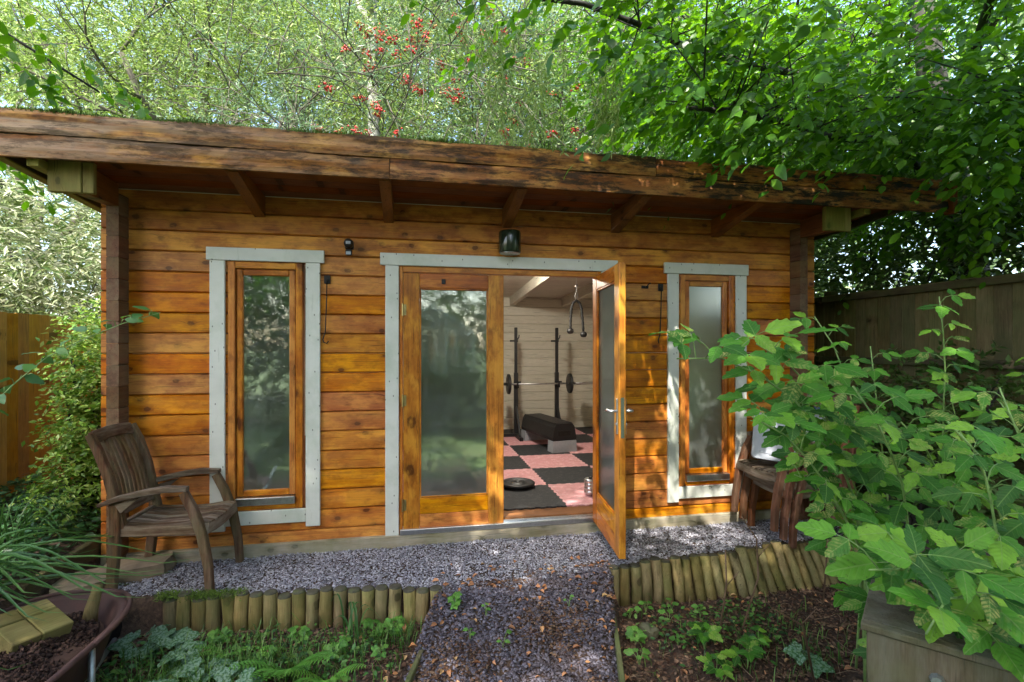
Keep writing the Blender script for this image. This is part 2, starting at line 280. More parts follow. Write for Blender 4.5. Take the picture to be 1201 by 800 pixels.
# ------------------------------------------------------------------ mesh helpers
class MB:
    def __init__(s): s.v = []; s.f = []; s.mi = []
    def add(s, vs, fs, mi=0):
        k = len(s.v); s.v += [tuple(v) for v in vs]; s.f += [tuple(i+k for i in f) for f in fs]; s.mi += [mi]*len(fs); return s
    def box(s, x0, x1, y0, y1, z0, z1, mi=0, c=0.0):
        if c <= 0:
            return s.add([(x, y, z) for x in (x0, x1) for y in (y0, y1) for z in (z0, z1)], [(0, 1, 3, 2), (4, 6, 7, 5), (0, 4, 5, 1), (2, 3, 7, 6), (0, 2, 6, 4), (1, 5, 7, 3)], mi)
        vs = []
        for x, dx in ((x0, 1), (x1, -1)):
            for y, dy in ((y0, 1), (y1, -1)):
                for z, dz in ((z0, 1), (z1, -1)):
                    vs += [(x, y+dy*c, z+dz*c), (x+dx*c, y, z+dz*c), (x+dx*c, y+dy*c, z)]
        I = lambda a, b, d, k: (a*4+b*2+d)*3+k
        fs = [(I(0,0,0,0), I(0,0,1,0), I(0,1,1,0), I(0,1,0,0)), (I(1,0,0,0), I(1,1,0,0), I(1,1,1,0), I(1,0,1,0)),
              (I(0,0,0,1), I(1,0,0,1), I(1,0,1,1), I(0,0,1,1)), (I(0,1,0,1), I(0,1,1,1), I(1,1,1,1), I(1,1,0,1)),
              (I(0,0,0,2), I(0,1,0,2), I(1,1,0,2), I(1,0,0,2)), (I(0,0,1,2), I(1,0,1,2), I(1,1,1,2), I(0,1,1,2))]
        for a in (0, 1):
            for b in (0, 1):
                fs += [(I(a,b,0,0), I(a,b,1,0), I(a,b,1,1), I(a,b,0,1)), (I(a,0,b,0), I(a,1,b,0), I(a,1,b,2), I(a,0,b,2)), (I(0,a,b,1), I(1,a,b,1), I(1,a,b,2), I(0,a,b,2))]
        for a in (0, 1):
            for b in (0, 1):
                for d in (0, 1): fs.append((I(a,b,d,0), I(a,b,d,1), I(a,b,d,2)))
        return s.add(vs, fs, mi)
    def prism(s, poly, lo, hi, axis='y', mi=0):     # poly in the two other axes, extruded along axis
        n = len(poly); vs = []
        for h in (lo, hi):
            for p in poly: vs.append({'x': (h, p[0], p[1]), 'y': (p[0], h, p[1]), 'z': (p[0], p[1], h)}[axis])
        return s.add(vs, [tuple(range(n)), tuple(range(2*n-1, n-1, -1))] + [(i, i+n, (i+1) % n+n, (i+1) % n) for i in range(n)], mi)
    def tube(s, pts, rad, n=7, mi=0, flat=1.0):
        pts = [Vector(p) for p in pts]; m = len(pts)
        if not hasattr(rad, '__len__'): rad = [rad]*m
        vs = []; up = Vector((0, 0, 1)); prev = None
        for i, p in enumerate(pts):
            d = (pts[min(i+1, m-1)]-pts[max(i-1, 0)]).normalized()
            if prev is None: a = d.orthogonal().normalized() if abs(d.dot(up)) > .95 else d.cross(up).normalized()
            else: a = (prev-d*prev.dot(d)).normalized()
            prev = a; b = d.cross(a)
            for j in range(n):
                t = 2*math.pi*j/n; vs.append(p+(a*math.cos(t)+b*math.sin(t)*flat)*rad[i])
        fs = [(i*n+j, i*n+(j+1) % n, (i+1)*n+(j+1) % n, (i+1)*n+j) for i in range(m-1) for j in range(n)]
        fs += [tuple(range(n-1, -1, -1)), tuple(range((m-1)*n, m*n))]
        return s.add(vs, fs, mi)
    def bar(s, pts, w, h, mi=0, side=(0, 1, 0)):    # rectangular section swept along pts; w along side
        pts = [Vector(p) for p in pts]; m = len(pts); sd_ = Vector(side)
        if not hasattr(w, '__len__'): w = [w]*m
        if not hasattr(h, '__len__'): h = [h]*m
        vs = []
        for i, p in enumerate(pts):
            d = (pts[min(i+1, m-1)]-pts[max(i-1, 0)]).normalized(); a = (sd_-d*sd_.dot(d)).normalized(); b = d.cross(a)
            cw, ch = w[i]/2, h[i]/2; k = min(cw, ch)*.25
            for u, v in ((-cw+k, -ch), (cw-k, -ch), (cw, -ch+k), (cw, ch-k), (cw-k, ch), (-cw+k, ch), (-cw, ch-k), (-cw, -ch+k)): vs.append(p+a*u+b*v)
        fs = [(i*8+j, i*8+(j+1) % 8, (i+1)*8+(j+1) % 8, (i+1)*8+j) for i in range(m-1) for j in range(8)]
        fs += [tuple(range(7, -1, -1)), tuple(range((m-1)*8, m*8))]
        return s.add(vs, fs, mi)
    def lathe(s, prof, c=(0, 0, 0), n=20, axis='z', mi=0):
        vs = []
        for r, h in prof:
            for j in range(n):
                t = 2*math.pi*j/n; a, b = r*math.cos(t), r*math.sin(t)
                v = {'z': (a, b, h), 'x': (h, a, b), 'y': (a, h, b)}[axis]; vs.append((v[0]+c[0], v[1]+c[1], v[2]+c[2]))
        m = len(prof)
        fs = [(i*n+j, i*n+(j+1) % n, (i+1)*n+(j+1) % n, (i+1)*n+j) for i in range(m-1) for j in range(n)]
        fs += [tuple(range(n-1, -1, -1)), tuple(range((m-1)*n, m*n))]
        return s.add(vs, fs, mi)
    def mesh(s, name, mats, smooth=False, center=True):
        V = np.array(s.v); c = (V.min(0)+V.max(0))/2 if center else np.zeros(3)
        me = bpy.data.meshes.new(name); me.from_pydata((V-c).tolist(), [], s.f)
        for m in (mats if isinstance(mats, (list, tuple)) else [mats]): me.materials.append(m)
        me.polygons.foreach_set('material_index', s.mi)
        if smooth: me.polygons.foreach_set('use_smooth', [True]*len(s.f))
        bm_fix(me); return me, Vector(c)
    def build(s, name, mats, parent=None, smooth=False, label=None):
        me, c = s.mesh(name, mats, smooth); o = bpy.data.objects.new(name, me); COL.objects.link(o); o.location = c
        if parent: o.parent = parent
        if label: o['label'] = label
        return o
import bmesh
def bm_fix(me):
    b = bmesh.new(); b.from_mesh(me); bmesh.ops.recalc_face_normals(b, faces=b.faces); b.to_mesh(me); b.free()
def tag(o, label=None, cat=None, group=None, kind=None):
    if label: o['label'] = label
    if cat: o['category'] = cat
    if group: o['group'] = group
    if kind: o['kind'] = kind
    return o
def empty(name, loc=(0, 0, 0), rz=0.0, parent=None):
    o = bpy.data.objects.new(name, None); COL.objects.link(o); o.location = loc; o.rotation_euler = (0, 0, rz); o.empty_display_size = .1
    if parent: o.parent = parent
    return o
def thing(name, label, cat, loc=(0, 0, 0), rz=0.0, group=None): return tag(empty(name, loc, rz), label, cat, group)
def link_mesh(name, me, parent=None, loc=(0, 0, 0), mat=None):
    o = bpy.data.objects.new(name, me); COL.objects.link(o)
    if parent: o.parent = parent
    if mat is not None: o.matrix_local = mat
    else: o.location = loc
    return o
def np_mesh(name, V, F, mat, parent=None, smooth=False):
    me = bpy.data.meshes.new(name); nv, nf, k = len(V), len(F), F.shape[1]
    me.vertices.add(nv); me.vertices.foreach_set('co', np.ascontiguousarray(V, dtype=np.float32).ravel())
    me.loops.add(nf*k); me.loops.foreach_set('vertex_index', np.ascontiguousarray(F, dtype=np.int32).ravel())
    me.polygons.add(nf); me.polygons.foreach_set('loop_start', np.arange(0, nf*k, k, dtype=np.int32))
    if smooth: me.polygons.foreach_set('use_smooth', np.ones(nf, dtype=bool))
    me.update(calc_edges=True); me.materials.append(mat)
    o = bpy.data.objects.new(name, me); COL.objects.link(o)
    if parent: o.parent = parent; o.location = -parent.location
    return o
def norm(a): return a/np.maximum(np.linalg.norm(a, axis=1, keepdims=True), 1e-9)
def scat(TV, TF, P, X, N, S):        # many copies of a template as one vertex/face array
    X = norm(X); N = norm(N-X*(N*X).sum(1, keepdims=True)); Y = np.cross(N, X)
    if S.ndim == 1: S = np.stack([S, S, S], 1)
    V = P[:, None, :] + TV[None, :, 0:1]*S[:, None, 0:1]*X[:, None, :] + TV[None, :, 1:2]*S[:, None, 1:2]*Y[:, None, :] + TV[None, :, 2:3]*S[:, None, 2:3]*N[:, None, :]
    F = TF[None]+(np.arange(len(P))*len(TV))[:, None, None]
    return V.reshape(-1, 3), F.reshape(-1, TF.shape[1])
def cat(parts):
    V = []; F = []; k = 0
    for v, f in parts: V.append(v); F.append(f+k); k += len(v)
    return np.concatenate(V), np.concatenate(F)
# leaf templates: length 1 along x
T_DIA = (np.array([(0, 0, 0), (.45, .24, .06), (1, 0, -.05), (.45, -.24, .06)]), np.array([(0, 2, 1), (0, 3, 2)]))
T_LONG = (np.array([(0, 0, 0), (.4, .11, .03), (1, 0, -.1), (.4, -.11, .03)]), np.array([(0, 2, 1), (0, 3, 2)]))
T_OV = (np.array([(0, 0, 0), (.25, .22, .05), (.62, .25, .05), (1, 0, -.06), (.62, -.25, .05), (.25, -.22, .05), (.45, 0, 0)]), np.array([(0, 6, 1), (1, 6, 2), (2, 6, 3), (3, 6, 4), (4, 6, 5), (5, 6, 0)]))
def unit(n): return norm(RNG.normal(size=(n, 3)))
def leaves_on_twigs(P, D, L, K, size, spread=55, tmpl=T_DIA, up=1.0, droop=.25, jitter=.35, svar=.3):
    """P,D twig starts/dirs (n,3), L lengths (n), K leaves per twig."""
    n = len(P); D = norm(D); T = np.tile((np.arange(K)+.5)/K, n); i = np.repeat(np.arange(n), K)
    base = P[i]+D[i]*(L[i]*T)[:, None]; base[:, 2] -= droop*L[i]*T**2
    side = norm(np.cross(D, np.array([0, 0, 1.0])+RNG.normal(size=(n, 3))*.2)); s = np.tile(np.where(np.arange(K) % 2, 1, -1), n)
    a = math.radians(spread); X = D[i]*math.cos(a)+side[i]*(s*math.sin(a))[:, None]+RNG.normal(size=(n*K, 3))*jitter; X[:, 2] -= droop*.8
    N = np.array([0, 0, up])+RNG.normal(size=(n*K, 3))*(jitter+.25)
    S = size*(1+RNG.uniform(-svar, svar, n*K))
    return base, X, N, S
def leafset(*a, tmpl=T_DIA, **k):
    b, X, N, S = leaves_on_twigs(*a, **k); return scat(tmpl[0], tmpl[1], b, X, N, S)

# branches: recursive growth, returned as a list of polylines with radii, and tips (point, direction)
def grow(start, d, length, r, depth, lines, tips, up=.12, spread=.75, kids=3, wob=.16):
    p = Vector(start); d = Vector(d).normalized(); pts = [p.copy()]; rs = [r]; seg = 5
    for i in range(seg):
        d = (d+Vector((random.gauss(0, wob), random.gauss(0, wob), random.gauss(0, wob)+up*.3))).normalized()
        p = p+d*(length/seg); pts.append(p.copy()); rs.append(r*(1-.55*(i+1)/seg))
        if depth > 0 and i >= 1:
            for k in range(1 if i < seg-1 else kids-1):
                ax = d.cross(Vector((random.gauss(0, 1), random.gauss(0, 1), random.gauss(0, 1)))).normalized()
                nd = (d*math.cos(spread)+ax*math.sin(spread)).normalized()
                grow(p, nd, length*random.uniform(.5, .72), rs[-1]*.6, depth-1, lines, tips, up, spread, kids, wob)
        elif depth == 0: tips.append((p.copy(), d.copy()))
    lines.append((pts, rs)); tips.append((p.copy(), d.copy()))
def tree(name, label, base, height, r, leafm, barkm, nleaf, lsize, depth=3, lean=(0, 0, 1), up=.12, spread=.75, tmpl=T_DIA, twl=.45, K=8, firstfrac=.35, group=None, zmin=None, droop=.25, ups=1.0, cat_='tree'):
    th = thing(name, label, cat_, base, group=group); base = Vector(base)
    lines = []; tips = []
    trunk_top = base+Vector(lean).normalized()*height*firstfrac
    tp = [base+(trunk_top-base)*t+Vector((math.sin(t*5)*.04, math.cos(t*4)*.04-.04, 0))*height*.1 for t in np.linspace(0, 1, 6)]
    mb = MB(); mb.tube([p-base for p in tp], list(np.linspace(r*1.15, r*.8, 6)), 10)
    for k in range(4):
        a = k*1.7+random.random(); d = Vector((math.cos(a)*.6, math.sin(a)*.6, .9)) if k else Vector(lean)+Vector((0, 0, .5))
        grow(tp[-1-(k % 2)], d, height*random.uniform(.36, .46), r*.62, depth, lines, tips, up, spread)
    for pts, rs in lines: mb.tube([p-base for p in pts], [max(x, .006) for x in rs], 5 if rs[0] < .05 else 7)
    mb.build('trunk', M[barkm], th, True)
    T = np.array([t[0] for t in tips]); D = np.array([t[1] for t in tips])
    if zmin is not None: k = T[:, 2] > zmin; T = T[k]; D = D[k]
    nt = max(1, nleaf//K); i = RNG.integers(0, len(T), nt)
    P = T[i]+RNG.normal(size=(nt, 3))*twl*.55; DD = D[i]*.6+unit(nt)*.9
    V, F = leafset(P, DD, RNG.uniform(.5, 1.2, nt)*twl, K, lsize, tmpl=tmpl, droop=droop, up=ups)
    o = np_mesh('crown', V, F, M[leafm], th); o['kind'] = 'stuff'
    return th, T

# ------------------------------------------------------------------ ground
def sm(a, b, x): t = np.clip((x-a)/(b-a), 0, 1); return t*t*(3-2*t)
def yedge(x):       # front edge of the slate strip, along the log edgings
    x = np.asarray(x, float)
    return np.where(x < .7, -.585-(x+1.38)*.12, -.68+(x-1.27)*.095)
def ground(x, y):
    x = np.asarray(x, float); y = np.asarray(y, float)
    ye = yedge(x)
    bed = -.02-.175*sm(-.045, .0, ye-y)-.03*sm(.1, 1.2, ye-y)
    ln = .17*np.clip(x-1.35, 0, 1)
    rb = -.02-.235*np.clip((ye-y+.05)/(ln+.045), 0, 1)-.03*sm(.1, 1.2, ye-y)
    path = -.02-.26*sm(0, .75, ye-y)
    pc = .72+(y+.7)*.36
    inp = sm(.60, .54, np.abs(x-pc))
    h = np.where(x < .72, bed, rb); h = h*(1-inp)+path*inp
    left = sm(-2.02, -2.09, x)*(y < 1.2)
    h = h*(1-left)+(np.clip(.13+.1*sm(-2.1, -3.2, x)-.12*sm(-1.0, -1.6, y), -.3, 1))*left
    lo = sm(-1.4, -1.75, x)*sm(-.55, -.8, y)*(1-left); h = h*(1-lo)+(-.22)*lo
    h = h+(np.sin(x*9.1+y*3)*np.cos(y*11.3-x*4))*.006*(np.abs(y+1.2) < 1.6)
    hill = np.clip(y-6.5, 0, 14)*.16; h = h+hill
    return h
def make_ground():
    xs = np.unique(np.concatenate([np.linspace(-160, -6, 24), np.linspace(-6, -2.6, 18), np.linspace(-2.6, 4.6, 181), np.linspace(4.6, 8, 14), np.linspace(8, 160, 24)]))
    ys = np.unique(np.concatenate([np.linspace(-160, -5, 24), np.linspace(-5, -2, 20), np.linspace(-2, .1, 90), np.linspace(.1, 8, 30), np.linspace(8, 22, 15), np.linspace(22, 200, 16)]))
    X, Y = np.meshgrid(xs, ys); Z = ground(X, Y)
    inside = (X > -1.95) & (X < 3.28) & (Y > .03) & (Y < 4.4); Z[inside] = -.06
    V = np.stack([X.ravel(), Y.ravel(), Z.ravel()], 1); nx = len(xs)
    a = (np.arange(len(ys)-1)[:, None]*nx+np.arange(nx-1)[None]).ravel()
    o = np_mesh('ground', V, np.stack([a, a+1, a+1+nx, a+nx], 1), None, smooth=True)
    t = NT('bare garden soil'); pos = t.new('ShaderNodeNewGeometry').outputs['Position']
    n = t.noise(pos, 3.0, 6, .7); n2 = t.noise(pos, 40.0, 4, .7)
    b = t.ramp(n2, [(.3, (.02, .012, .008)), (.5, (.055, .032, .02)), (.72, (.11, .07, .045))])
    sp = t.new('ShaderNodeSeparateXYZ', ins={0: pos}).outputs
    far = t.rng(t.vmath('LENGTH', pos), 4.5, 6.0) if False else t.rng(sp[1], 4.6, 5.4)
    grass = t.ramp(n, [(.3, (.03, .06, .012)), (.7, (.09, .14, .03))])
    b = t.mix(t.math('MAXIMUM', far, t.rng(sp[1], -2.6, -3.4)), b, grass)
    t.link(b, t.p.inputs['Base Color']); t.p.inputs['Roughness'].default_value = .95; t.bump(n2, .8, .02)
    o.data.materials.clear(); o.data.materials.append(t.m); o['kind'] = 'structure'
make_ground()

CH = [np.array(v, float) for v in ()]
def chip_template(seed):
    r = np.random.default_rng(seed); a = np.sort(r.uniform(0, 2*np.pi, 5)+0)*0+np.linspace(0, 2*np.pi, 6)[:5]+r.uniform(-.4, .4, 5)
    rad = r.uniform(.6, 1, 5); top = np.stack([np.cos(a)*rad, np.sin(a)*rad*.7, r.uniform(.15, .5, 5)], 1); bot = top*np.array([1.12, 1.12, 0])-np.array([0, 0, .35])
    V = np.concatenate([top, bot]); F = [(0, 1, 2), (0, 2, 3), (0, 3, 4)]
    for i in range(5): j = (i+1) % 5; F += [(i, i+5, j+5), (i, j+5, j)]
    return V, np.array(F)
def chips(name, mat, n, sampler, size, seeds=(1, 2, 3, 4), flat=.45, kind='stuff', label=None, cat_=None, lift=.004, tilt=.35):
    P = sampler(n); P = P[:n]; parts = []
    z = ground(P[:, 0], P[:, 1])+RNG.uniform(-.002, .008, len(P))+lift
    P3 = np.column_stack([P, z]); grp = RNG.integers(0, len(seeds), len(P))
    for g, sd_ in enumerate(seeds):
        TV, TF = chip_template(sd_); k = grp == g; m = k.sum()
        X = np.column_stack([RNG.normal(size=m), RNG.normal(size=m), RNG.normal(size=m)*.25]); N = np.column_stack([RNG.normal(size=(m, 2))*tilt, np.ones(m)])
        s = size*RNG.uniform(.55, 1.35, m); S = np.stack([s, s*RNG.uniform(.6, 1.1, m), s*flat], 1)
        parts.append(scat(TV, TF, P3[k], X, N, S))
    V, F = cat(parts); o = np_mesh(name, V, F, mat); tag(o, label, cat_, kind=kind); return o
def rej(f, x0, x1, y0, y1):
    def s(n):
        out = []; c = 0
        while c < n:
            P = np.column_stack([RNG.uniform(x0, x1, n), RNG.uniform(y0, y1, n)]); P = P[f(P[:, 0], P[:, 1])]; out.append(P); c += len(P)
        return np.concatenate(out)[:n]
    return s
pcx = lambda y: .72+(y+.7)*.36
strip = rej(lambda x, y: (y > yedge(x)+np.where(np.abs(x-.72) < .56, .0, .045)) & ~((x < -1.45) & (y < -.5)), -1.95, 3.6, -.9, -.03)
pathr = rej(lambda x, y: (np.abs(x-pcx(y)) < .56) & (y < yedge(x)+.06+RNG.uniform(-.1, .1, len(x))), -.6, 1.5, -2.1, -.6)
chips('slate_gravel', M['slate_pale'], 34000, strip, .0085, label='pale grey slate chippings spread along the cabin wall', cat_='gravel')
chips('slate_path_gravel', M['slate'], 17000, pathr, .0120, label='larger damp purple slate chippings on the path to the door', cat_='gravel')
bedf = lambda x, y: (y < yedge(x)-.03) & (np.abs(x-pcx(y)) > .57)
beds = rej(bedf, -1.6, 3.6, -2.0, -.5)
chips('bark_mulch', M['bark'], 15000, beds, .014, flat=.25, tilt=.5, label='brown bark mulch and leaf litter in the beds', cat_='mulch')
def curl_leaves(name, n, sampler, label):
    P = sampler(n); P3 = np.column_stack([P, ground(P[:, 0], P[:, 1])+.016]); m = len(P)
    TV, TF = T_OV; TV = TV.copy(); TV[:, 2] += np.abs(TV[:, 1])*.8
    V, F = scat(TV, TF, P3, np.column_stack([RNG.normal(size=(m, 2)), RNG.normal(size=m)*.2]), np.column_stack([RNG.normal(size=(m, 2))*.5, np.ones(m)]), RNG.uniform(.02, .05, m))
    tag(np_mesh(name, V, F, M['dry']), label, 'leaf litter', kind='stuff')
chips('path_litter', M['bark'], 2600, rej(lambda x, y: (np.abs(x-pcx(y)) < .56) & (y < yedge(x)+.1) & (np.sin(x*9+y*5)+np.sin(y*13-x*4)+RNG.normal(size=len(x))*.5 > .6), -.6, 1.5, -2.0, -.5), .011, flat=.25, tilt=.5, lift=.012, label='dark bark crumbs and dirt trodden into the slate path', cat_='litter')
curl_leaves('fallen_leaves', 210, rej(lambda x, y: (np.abs(x-pcx(y)) < .58) & (y < -.45), -.6, 1.5, -1.9, -.4), 'orange fallen leaves scattered over the slate path')
curl_leaves('leaf_litter', 200, beds, 'dry brown leaves lying on the mulch')
# dry twigs over the beds
P = beds(190); parts = []
mb = MB()
for x, y in P:
    a = random.uniform(0, 6.28); l = random.uniform(.05, .22); z = float(ground(x, y))+.015
    mb.tube([(x, y, z), (x+math.cos(a)*l*.5, y+math.sin(a)*l*.5, z+random.uniform(0, .03)), (x+math.cos(a+.2)*l, y+math.sin(a+.2)*l, z+.01)], .0018, 3)
tag(mb.build('dry_twigs', M['twig']), 'thin dry twigs strewn over the bark mulch', 'twigs', kind='stuff')

# ------------------------------------------------------------------ the cabin
cabin = thing('log_cabin', 'orange stained log cabin with pale grey window trims and a pent roof', 'cabin', (0, 0, 0))
LW = .06
def log(x0, x1, k, name='log'):
    z0, z1 = .14*k, .14*(k+1); c = .009
    mb = MB(); mb.prism([(0, z0+c), (0, z1-c*.9), (c*1.6, z1-.0015), (LW-.004, z1-.0015), (LW, z1-c*.5), (LW, z0+c*.5), (LW-.004, z0), (c*1.6, z0+.0015)], x0, x1, 'x')
    # inner face gets the cream paint
    me, cc = mb.mesh(name, [M['log'], M['cream']])
    for p in me.polygons:
        if p.normal.y > .9: p.material_index = 1
    o = bpy.data.objects.new(name, me); COL.objects.link(o); o.location = cc; o.parent = cabin; return o
for k in range(18):
    if k < 2: segs = [(-2.04, -.1), (1.46, 3.417)]
    elif k < 15: segs = [(-2.04, -1.262), (-.752, -.1), (1.46, 2.148), (2.634, 3.417)]
    else: segs = [(-2.04, 3.417)]
    for a, b in segs: log(a, b, k)
def side_log(x, k, inner):
    z0, z1 = .14*k-.07, .14*(k+1)-.07; c = .008; z0 = max(z0, 0)
    mb = MB(); mb.prism([(x-.033, z0+c), (x-.033, z1-c), (x-.033+c, z1-.0015), (x+.033-c, z1-.0015), (x+.033, z1-c), (x+.033, z0+c), (x+.033-c, z0), (x-.033+c, z0)], .061, 4.55, 'y')
    me, cc = mb.mesh('side_log', [M['log_y'], M['creamy']])
    for p in me.polygons:
        if p.normal.x*inner > .9: p.material_index = 1
    o = bpy.data.objects.new('side_log', me); COL.objects.link(o); o.location = cc; o.parent = cabin
for k in range(18):
    for x, inn in ((-1.915, 1), (3.213, -1)): side_log(x, k, inn)
def end_log(x, k):      # the crossing log ends that project in front of the wall
    z0, z1 = max(.14*k-.07, .0), .14*(k+1)-.07; c = .005
    mb = MB(); mb.prism([(x-.036+c, z0), (x-.036, z0+c), (x-.036, z1-c), (x-.036+c, z1-.002), (x+.036-c, z1-.002), (x+.036, z1-c), (x+.036, z0+c), (x+.036-c, z0)], -.12, -.0005, 'y')
    mb.build('log_end', M['end'], cabin)
for k in range(18): end_log(-1.911, k); end_log(3.212, k)
for k in range(18):     # back wall, cream inside
    mb = MB(); c = .009; z0, z1 = .14*k, .14*(k+1)
    if z0 > 2.25: continue
    z1 = min(z1, 2.262)
    mb.prism([(4.36, z0+c), (4.36, z1-c), (4.36+c, z1-.0015), (4.42, z1-.0015), (4.42, z0), (4.36+c, z0)], -1.88, 3.178, 'x'); mb.build('back_log', M['cream'], cabin)
mb = MB(); mb.box(-2.03, 3.42, -.03, .05, -.09, .066, c=.006); mb.build('plinth', M['plinth'], cabin)
mb = MB(); mb.box(-1.88, 3.178, .062, 4.355, -.02, .10); mb.build('floor', M['floor'], cabin)
mb = MB(); mb.box(-.1, 1.46, .02, .13, .067, .128, c=.004); mb.build('threshold', M['floor'], cabin)
mb = MB(); mb.box(-.095, 1.455, -.035, .018, .067, .105, c=.003); mb.box(-.095, 1.455, .0, .02, .105, .118); mb.build('door_sill', M['metal'], cabin)
RS = -.055     # roof falls to the back
def rz(y): return 2.505+RS*y
# soffit and ceiling boards, each its own board
yb = np.arange(-.60, 4.7, .118)
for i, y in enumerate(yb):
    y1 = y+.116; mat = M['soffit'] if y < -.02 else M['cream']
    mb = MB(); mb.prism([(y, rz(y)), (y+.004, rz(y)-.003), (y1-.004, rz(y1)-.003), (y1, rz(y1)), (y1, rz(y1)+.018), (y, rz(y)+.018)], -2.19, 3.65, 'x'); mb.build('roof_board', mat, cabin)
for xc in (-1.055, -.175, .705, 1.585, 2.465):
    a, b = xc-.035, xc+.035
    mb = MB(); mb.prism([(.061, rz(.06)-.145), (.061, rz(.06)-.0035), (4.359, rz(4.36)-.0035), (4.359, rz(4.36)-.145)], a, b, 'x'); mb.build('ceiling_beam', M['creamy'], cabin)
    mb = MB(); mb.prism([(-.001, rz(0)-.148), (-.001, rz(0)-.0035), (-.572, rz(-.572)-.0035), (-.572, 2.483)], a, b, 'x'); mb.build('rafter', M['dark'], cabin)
# corbel logs and blocks at both ends
for x, s in ((-1.911, -1), (3.212, 1)):
    mb = MB(); mb.prism([(-.121, 2.36), (-.121, 2.50), (-.46, 2.515), (-.46, 2.39), (-.42, 2.345)], x-.036, x+.036, 'x'); mb.build('corbel', M['dark'], cabin)
    mb = MB(); mb.box(x-.135, x+.035, -.50, -.461, 2.335, 2.515, c=.004); mb.build('corbel_block', M['block'], cabin)
    mb = MB(); mb.box(x+.037, x+.095, -.495, -.461, 2.335, 2.515, c=.004); mb.build('corbel_block', M['block'], cabin)
    mb = MB(); mb.box(x+s*.16-.03, x+s*.16+.03, -.575, .2, 2.45, 2.50, c=.004); mb.build('verge_batten', M['block'], cabin)
# felted deck and fascia
mb = MB(); mb.prism([(-.60, rz(-.6)+.02), (4.75, rz(4.75)+.02), (4.75, rz(4.75)+.19), (-.60, rz(-.6)+.165)], -2.20, 3.66, 'x'); mb.build('roof_deck', M['felt'], cabin)
def fascia(x0, x1, z0, z1, yf, seed):
    """long board with a slightly uneven, checked face and worn upper edge"""
    r = random.Random(seed); n = 60; mb = MB(); rows = 6; vs = []
    for i in range(n+1):
        x = x0+(x1-x0)*i/n
        e = .004*math.sin(x*7+seed)+.003*r.uniform(-1, 1)
        for j in range(rows):
            t = j/(rows-1); vs.append((x, yf+.0035*math.sin(x*3.1+t*9+seed)*(0 < j < rows-1)+r.uniform(-1, 1)*.0016+(.004 if j in (0, rows-1) else 0), z0+(z1-z0)*t+(e if j == rows-1 else 0)))
        vs.append((x, yf+.026, z1)); vs.append((x, yf+.026, z0))
    R = rows+2; fs = [(i*R+j, (i+1)*R+j, (i+1)*R+(j+1) % R, i*R+(j+1) % R) for i in range(n) for j in range(R)]
    fs += [tuple(range(R)), tuple(range((n+1)*R-1, n*R-1, -1))]
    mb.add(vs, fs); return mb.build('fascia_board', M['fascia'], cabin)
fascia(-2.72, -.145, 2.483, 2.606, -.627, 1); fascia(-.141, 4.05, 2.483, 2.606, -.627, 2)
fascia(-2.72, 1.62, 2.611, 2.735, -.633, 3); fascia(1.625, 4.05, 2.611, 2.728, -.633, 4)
mb = MB(); mb.box(4.052, 4.10, -.66, -.59, 2.47, 2.75, c=.004); mb.build('fascia_cap', M['dark'], cabin)
for x in (-2.225, 3.675):
    mb = MB(); mb.prism([(-.60, 2.487), (4.75, 2.487+RS*5.35), (4.75, 2.73+RS*5.35), (-.60, 2.73)], x-.015, x+.015, 'x'); mb.build('verge_board', M['verge'], cabin)
mb = MB(); mb.prism([(-.595, 2.478), (4.75, 2.478+RS*5.35), (4.75, 2.486+RS*5.35), (-.595, 2.486)], -2.244, -2.19, 'x'); mb.build('verge_trim', M['block'], cabin)
# moss along the roof edge
n = 34000; x = RNG.uniform(-2.7, 4.0, n); k = RNG.random(n) < np.clip(1.0-(x+2.2)*.17, .22, 1)*(.5+.5*np.sin(x*5.3)*np.sin(x*2.1+1)+.35); x = x[k]; n = len(x)
y = -.635+np.abs(RNG.normal(size=n))*.05; P = np.column_stack([x, y, np.full(n, 2.728)+RNG.uniform(-.008, .012, n)])
V, F = scat(T_LONG[0], T_LONG[1], P, np.column_stack([RNG.normal(size=(n, 2))*.6, np.ones(n)]), unit(n), RNG.uniform(.008, .022, n)*(1+.5*np.sin(x*9)))
o = np_mesh('roof_moss', V, F, M['moss'], cabin); o['kind'] = 'stuff'

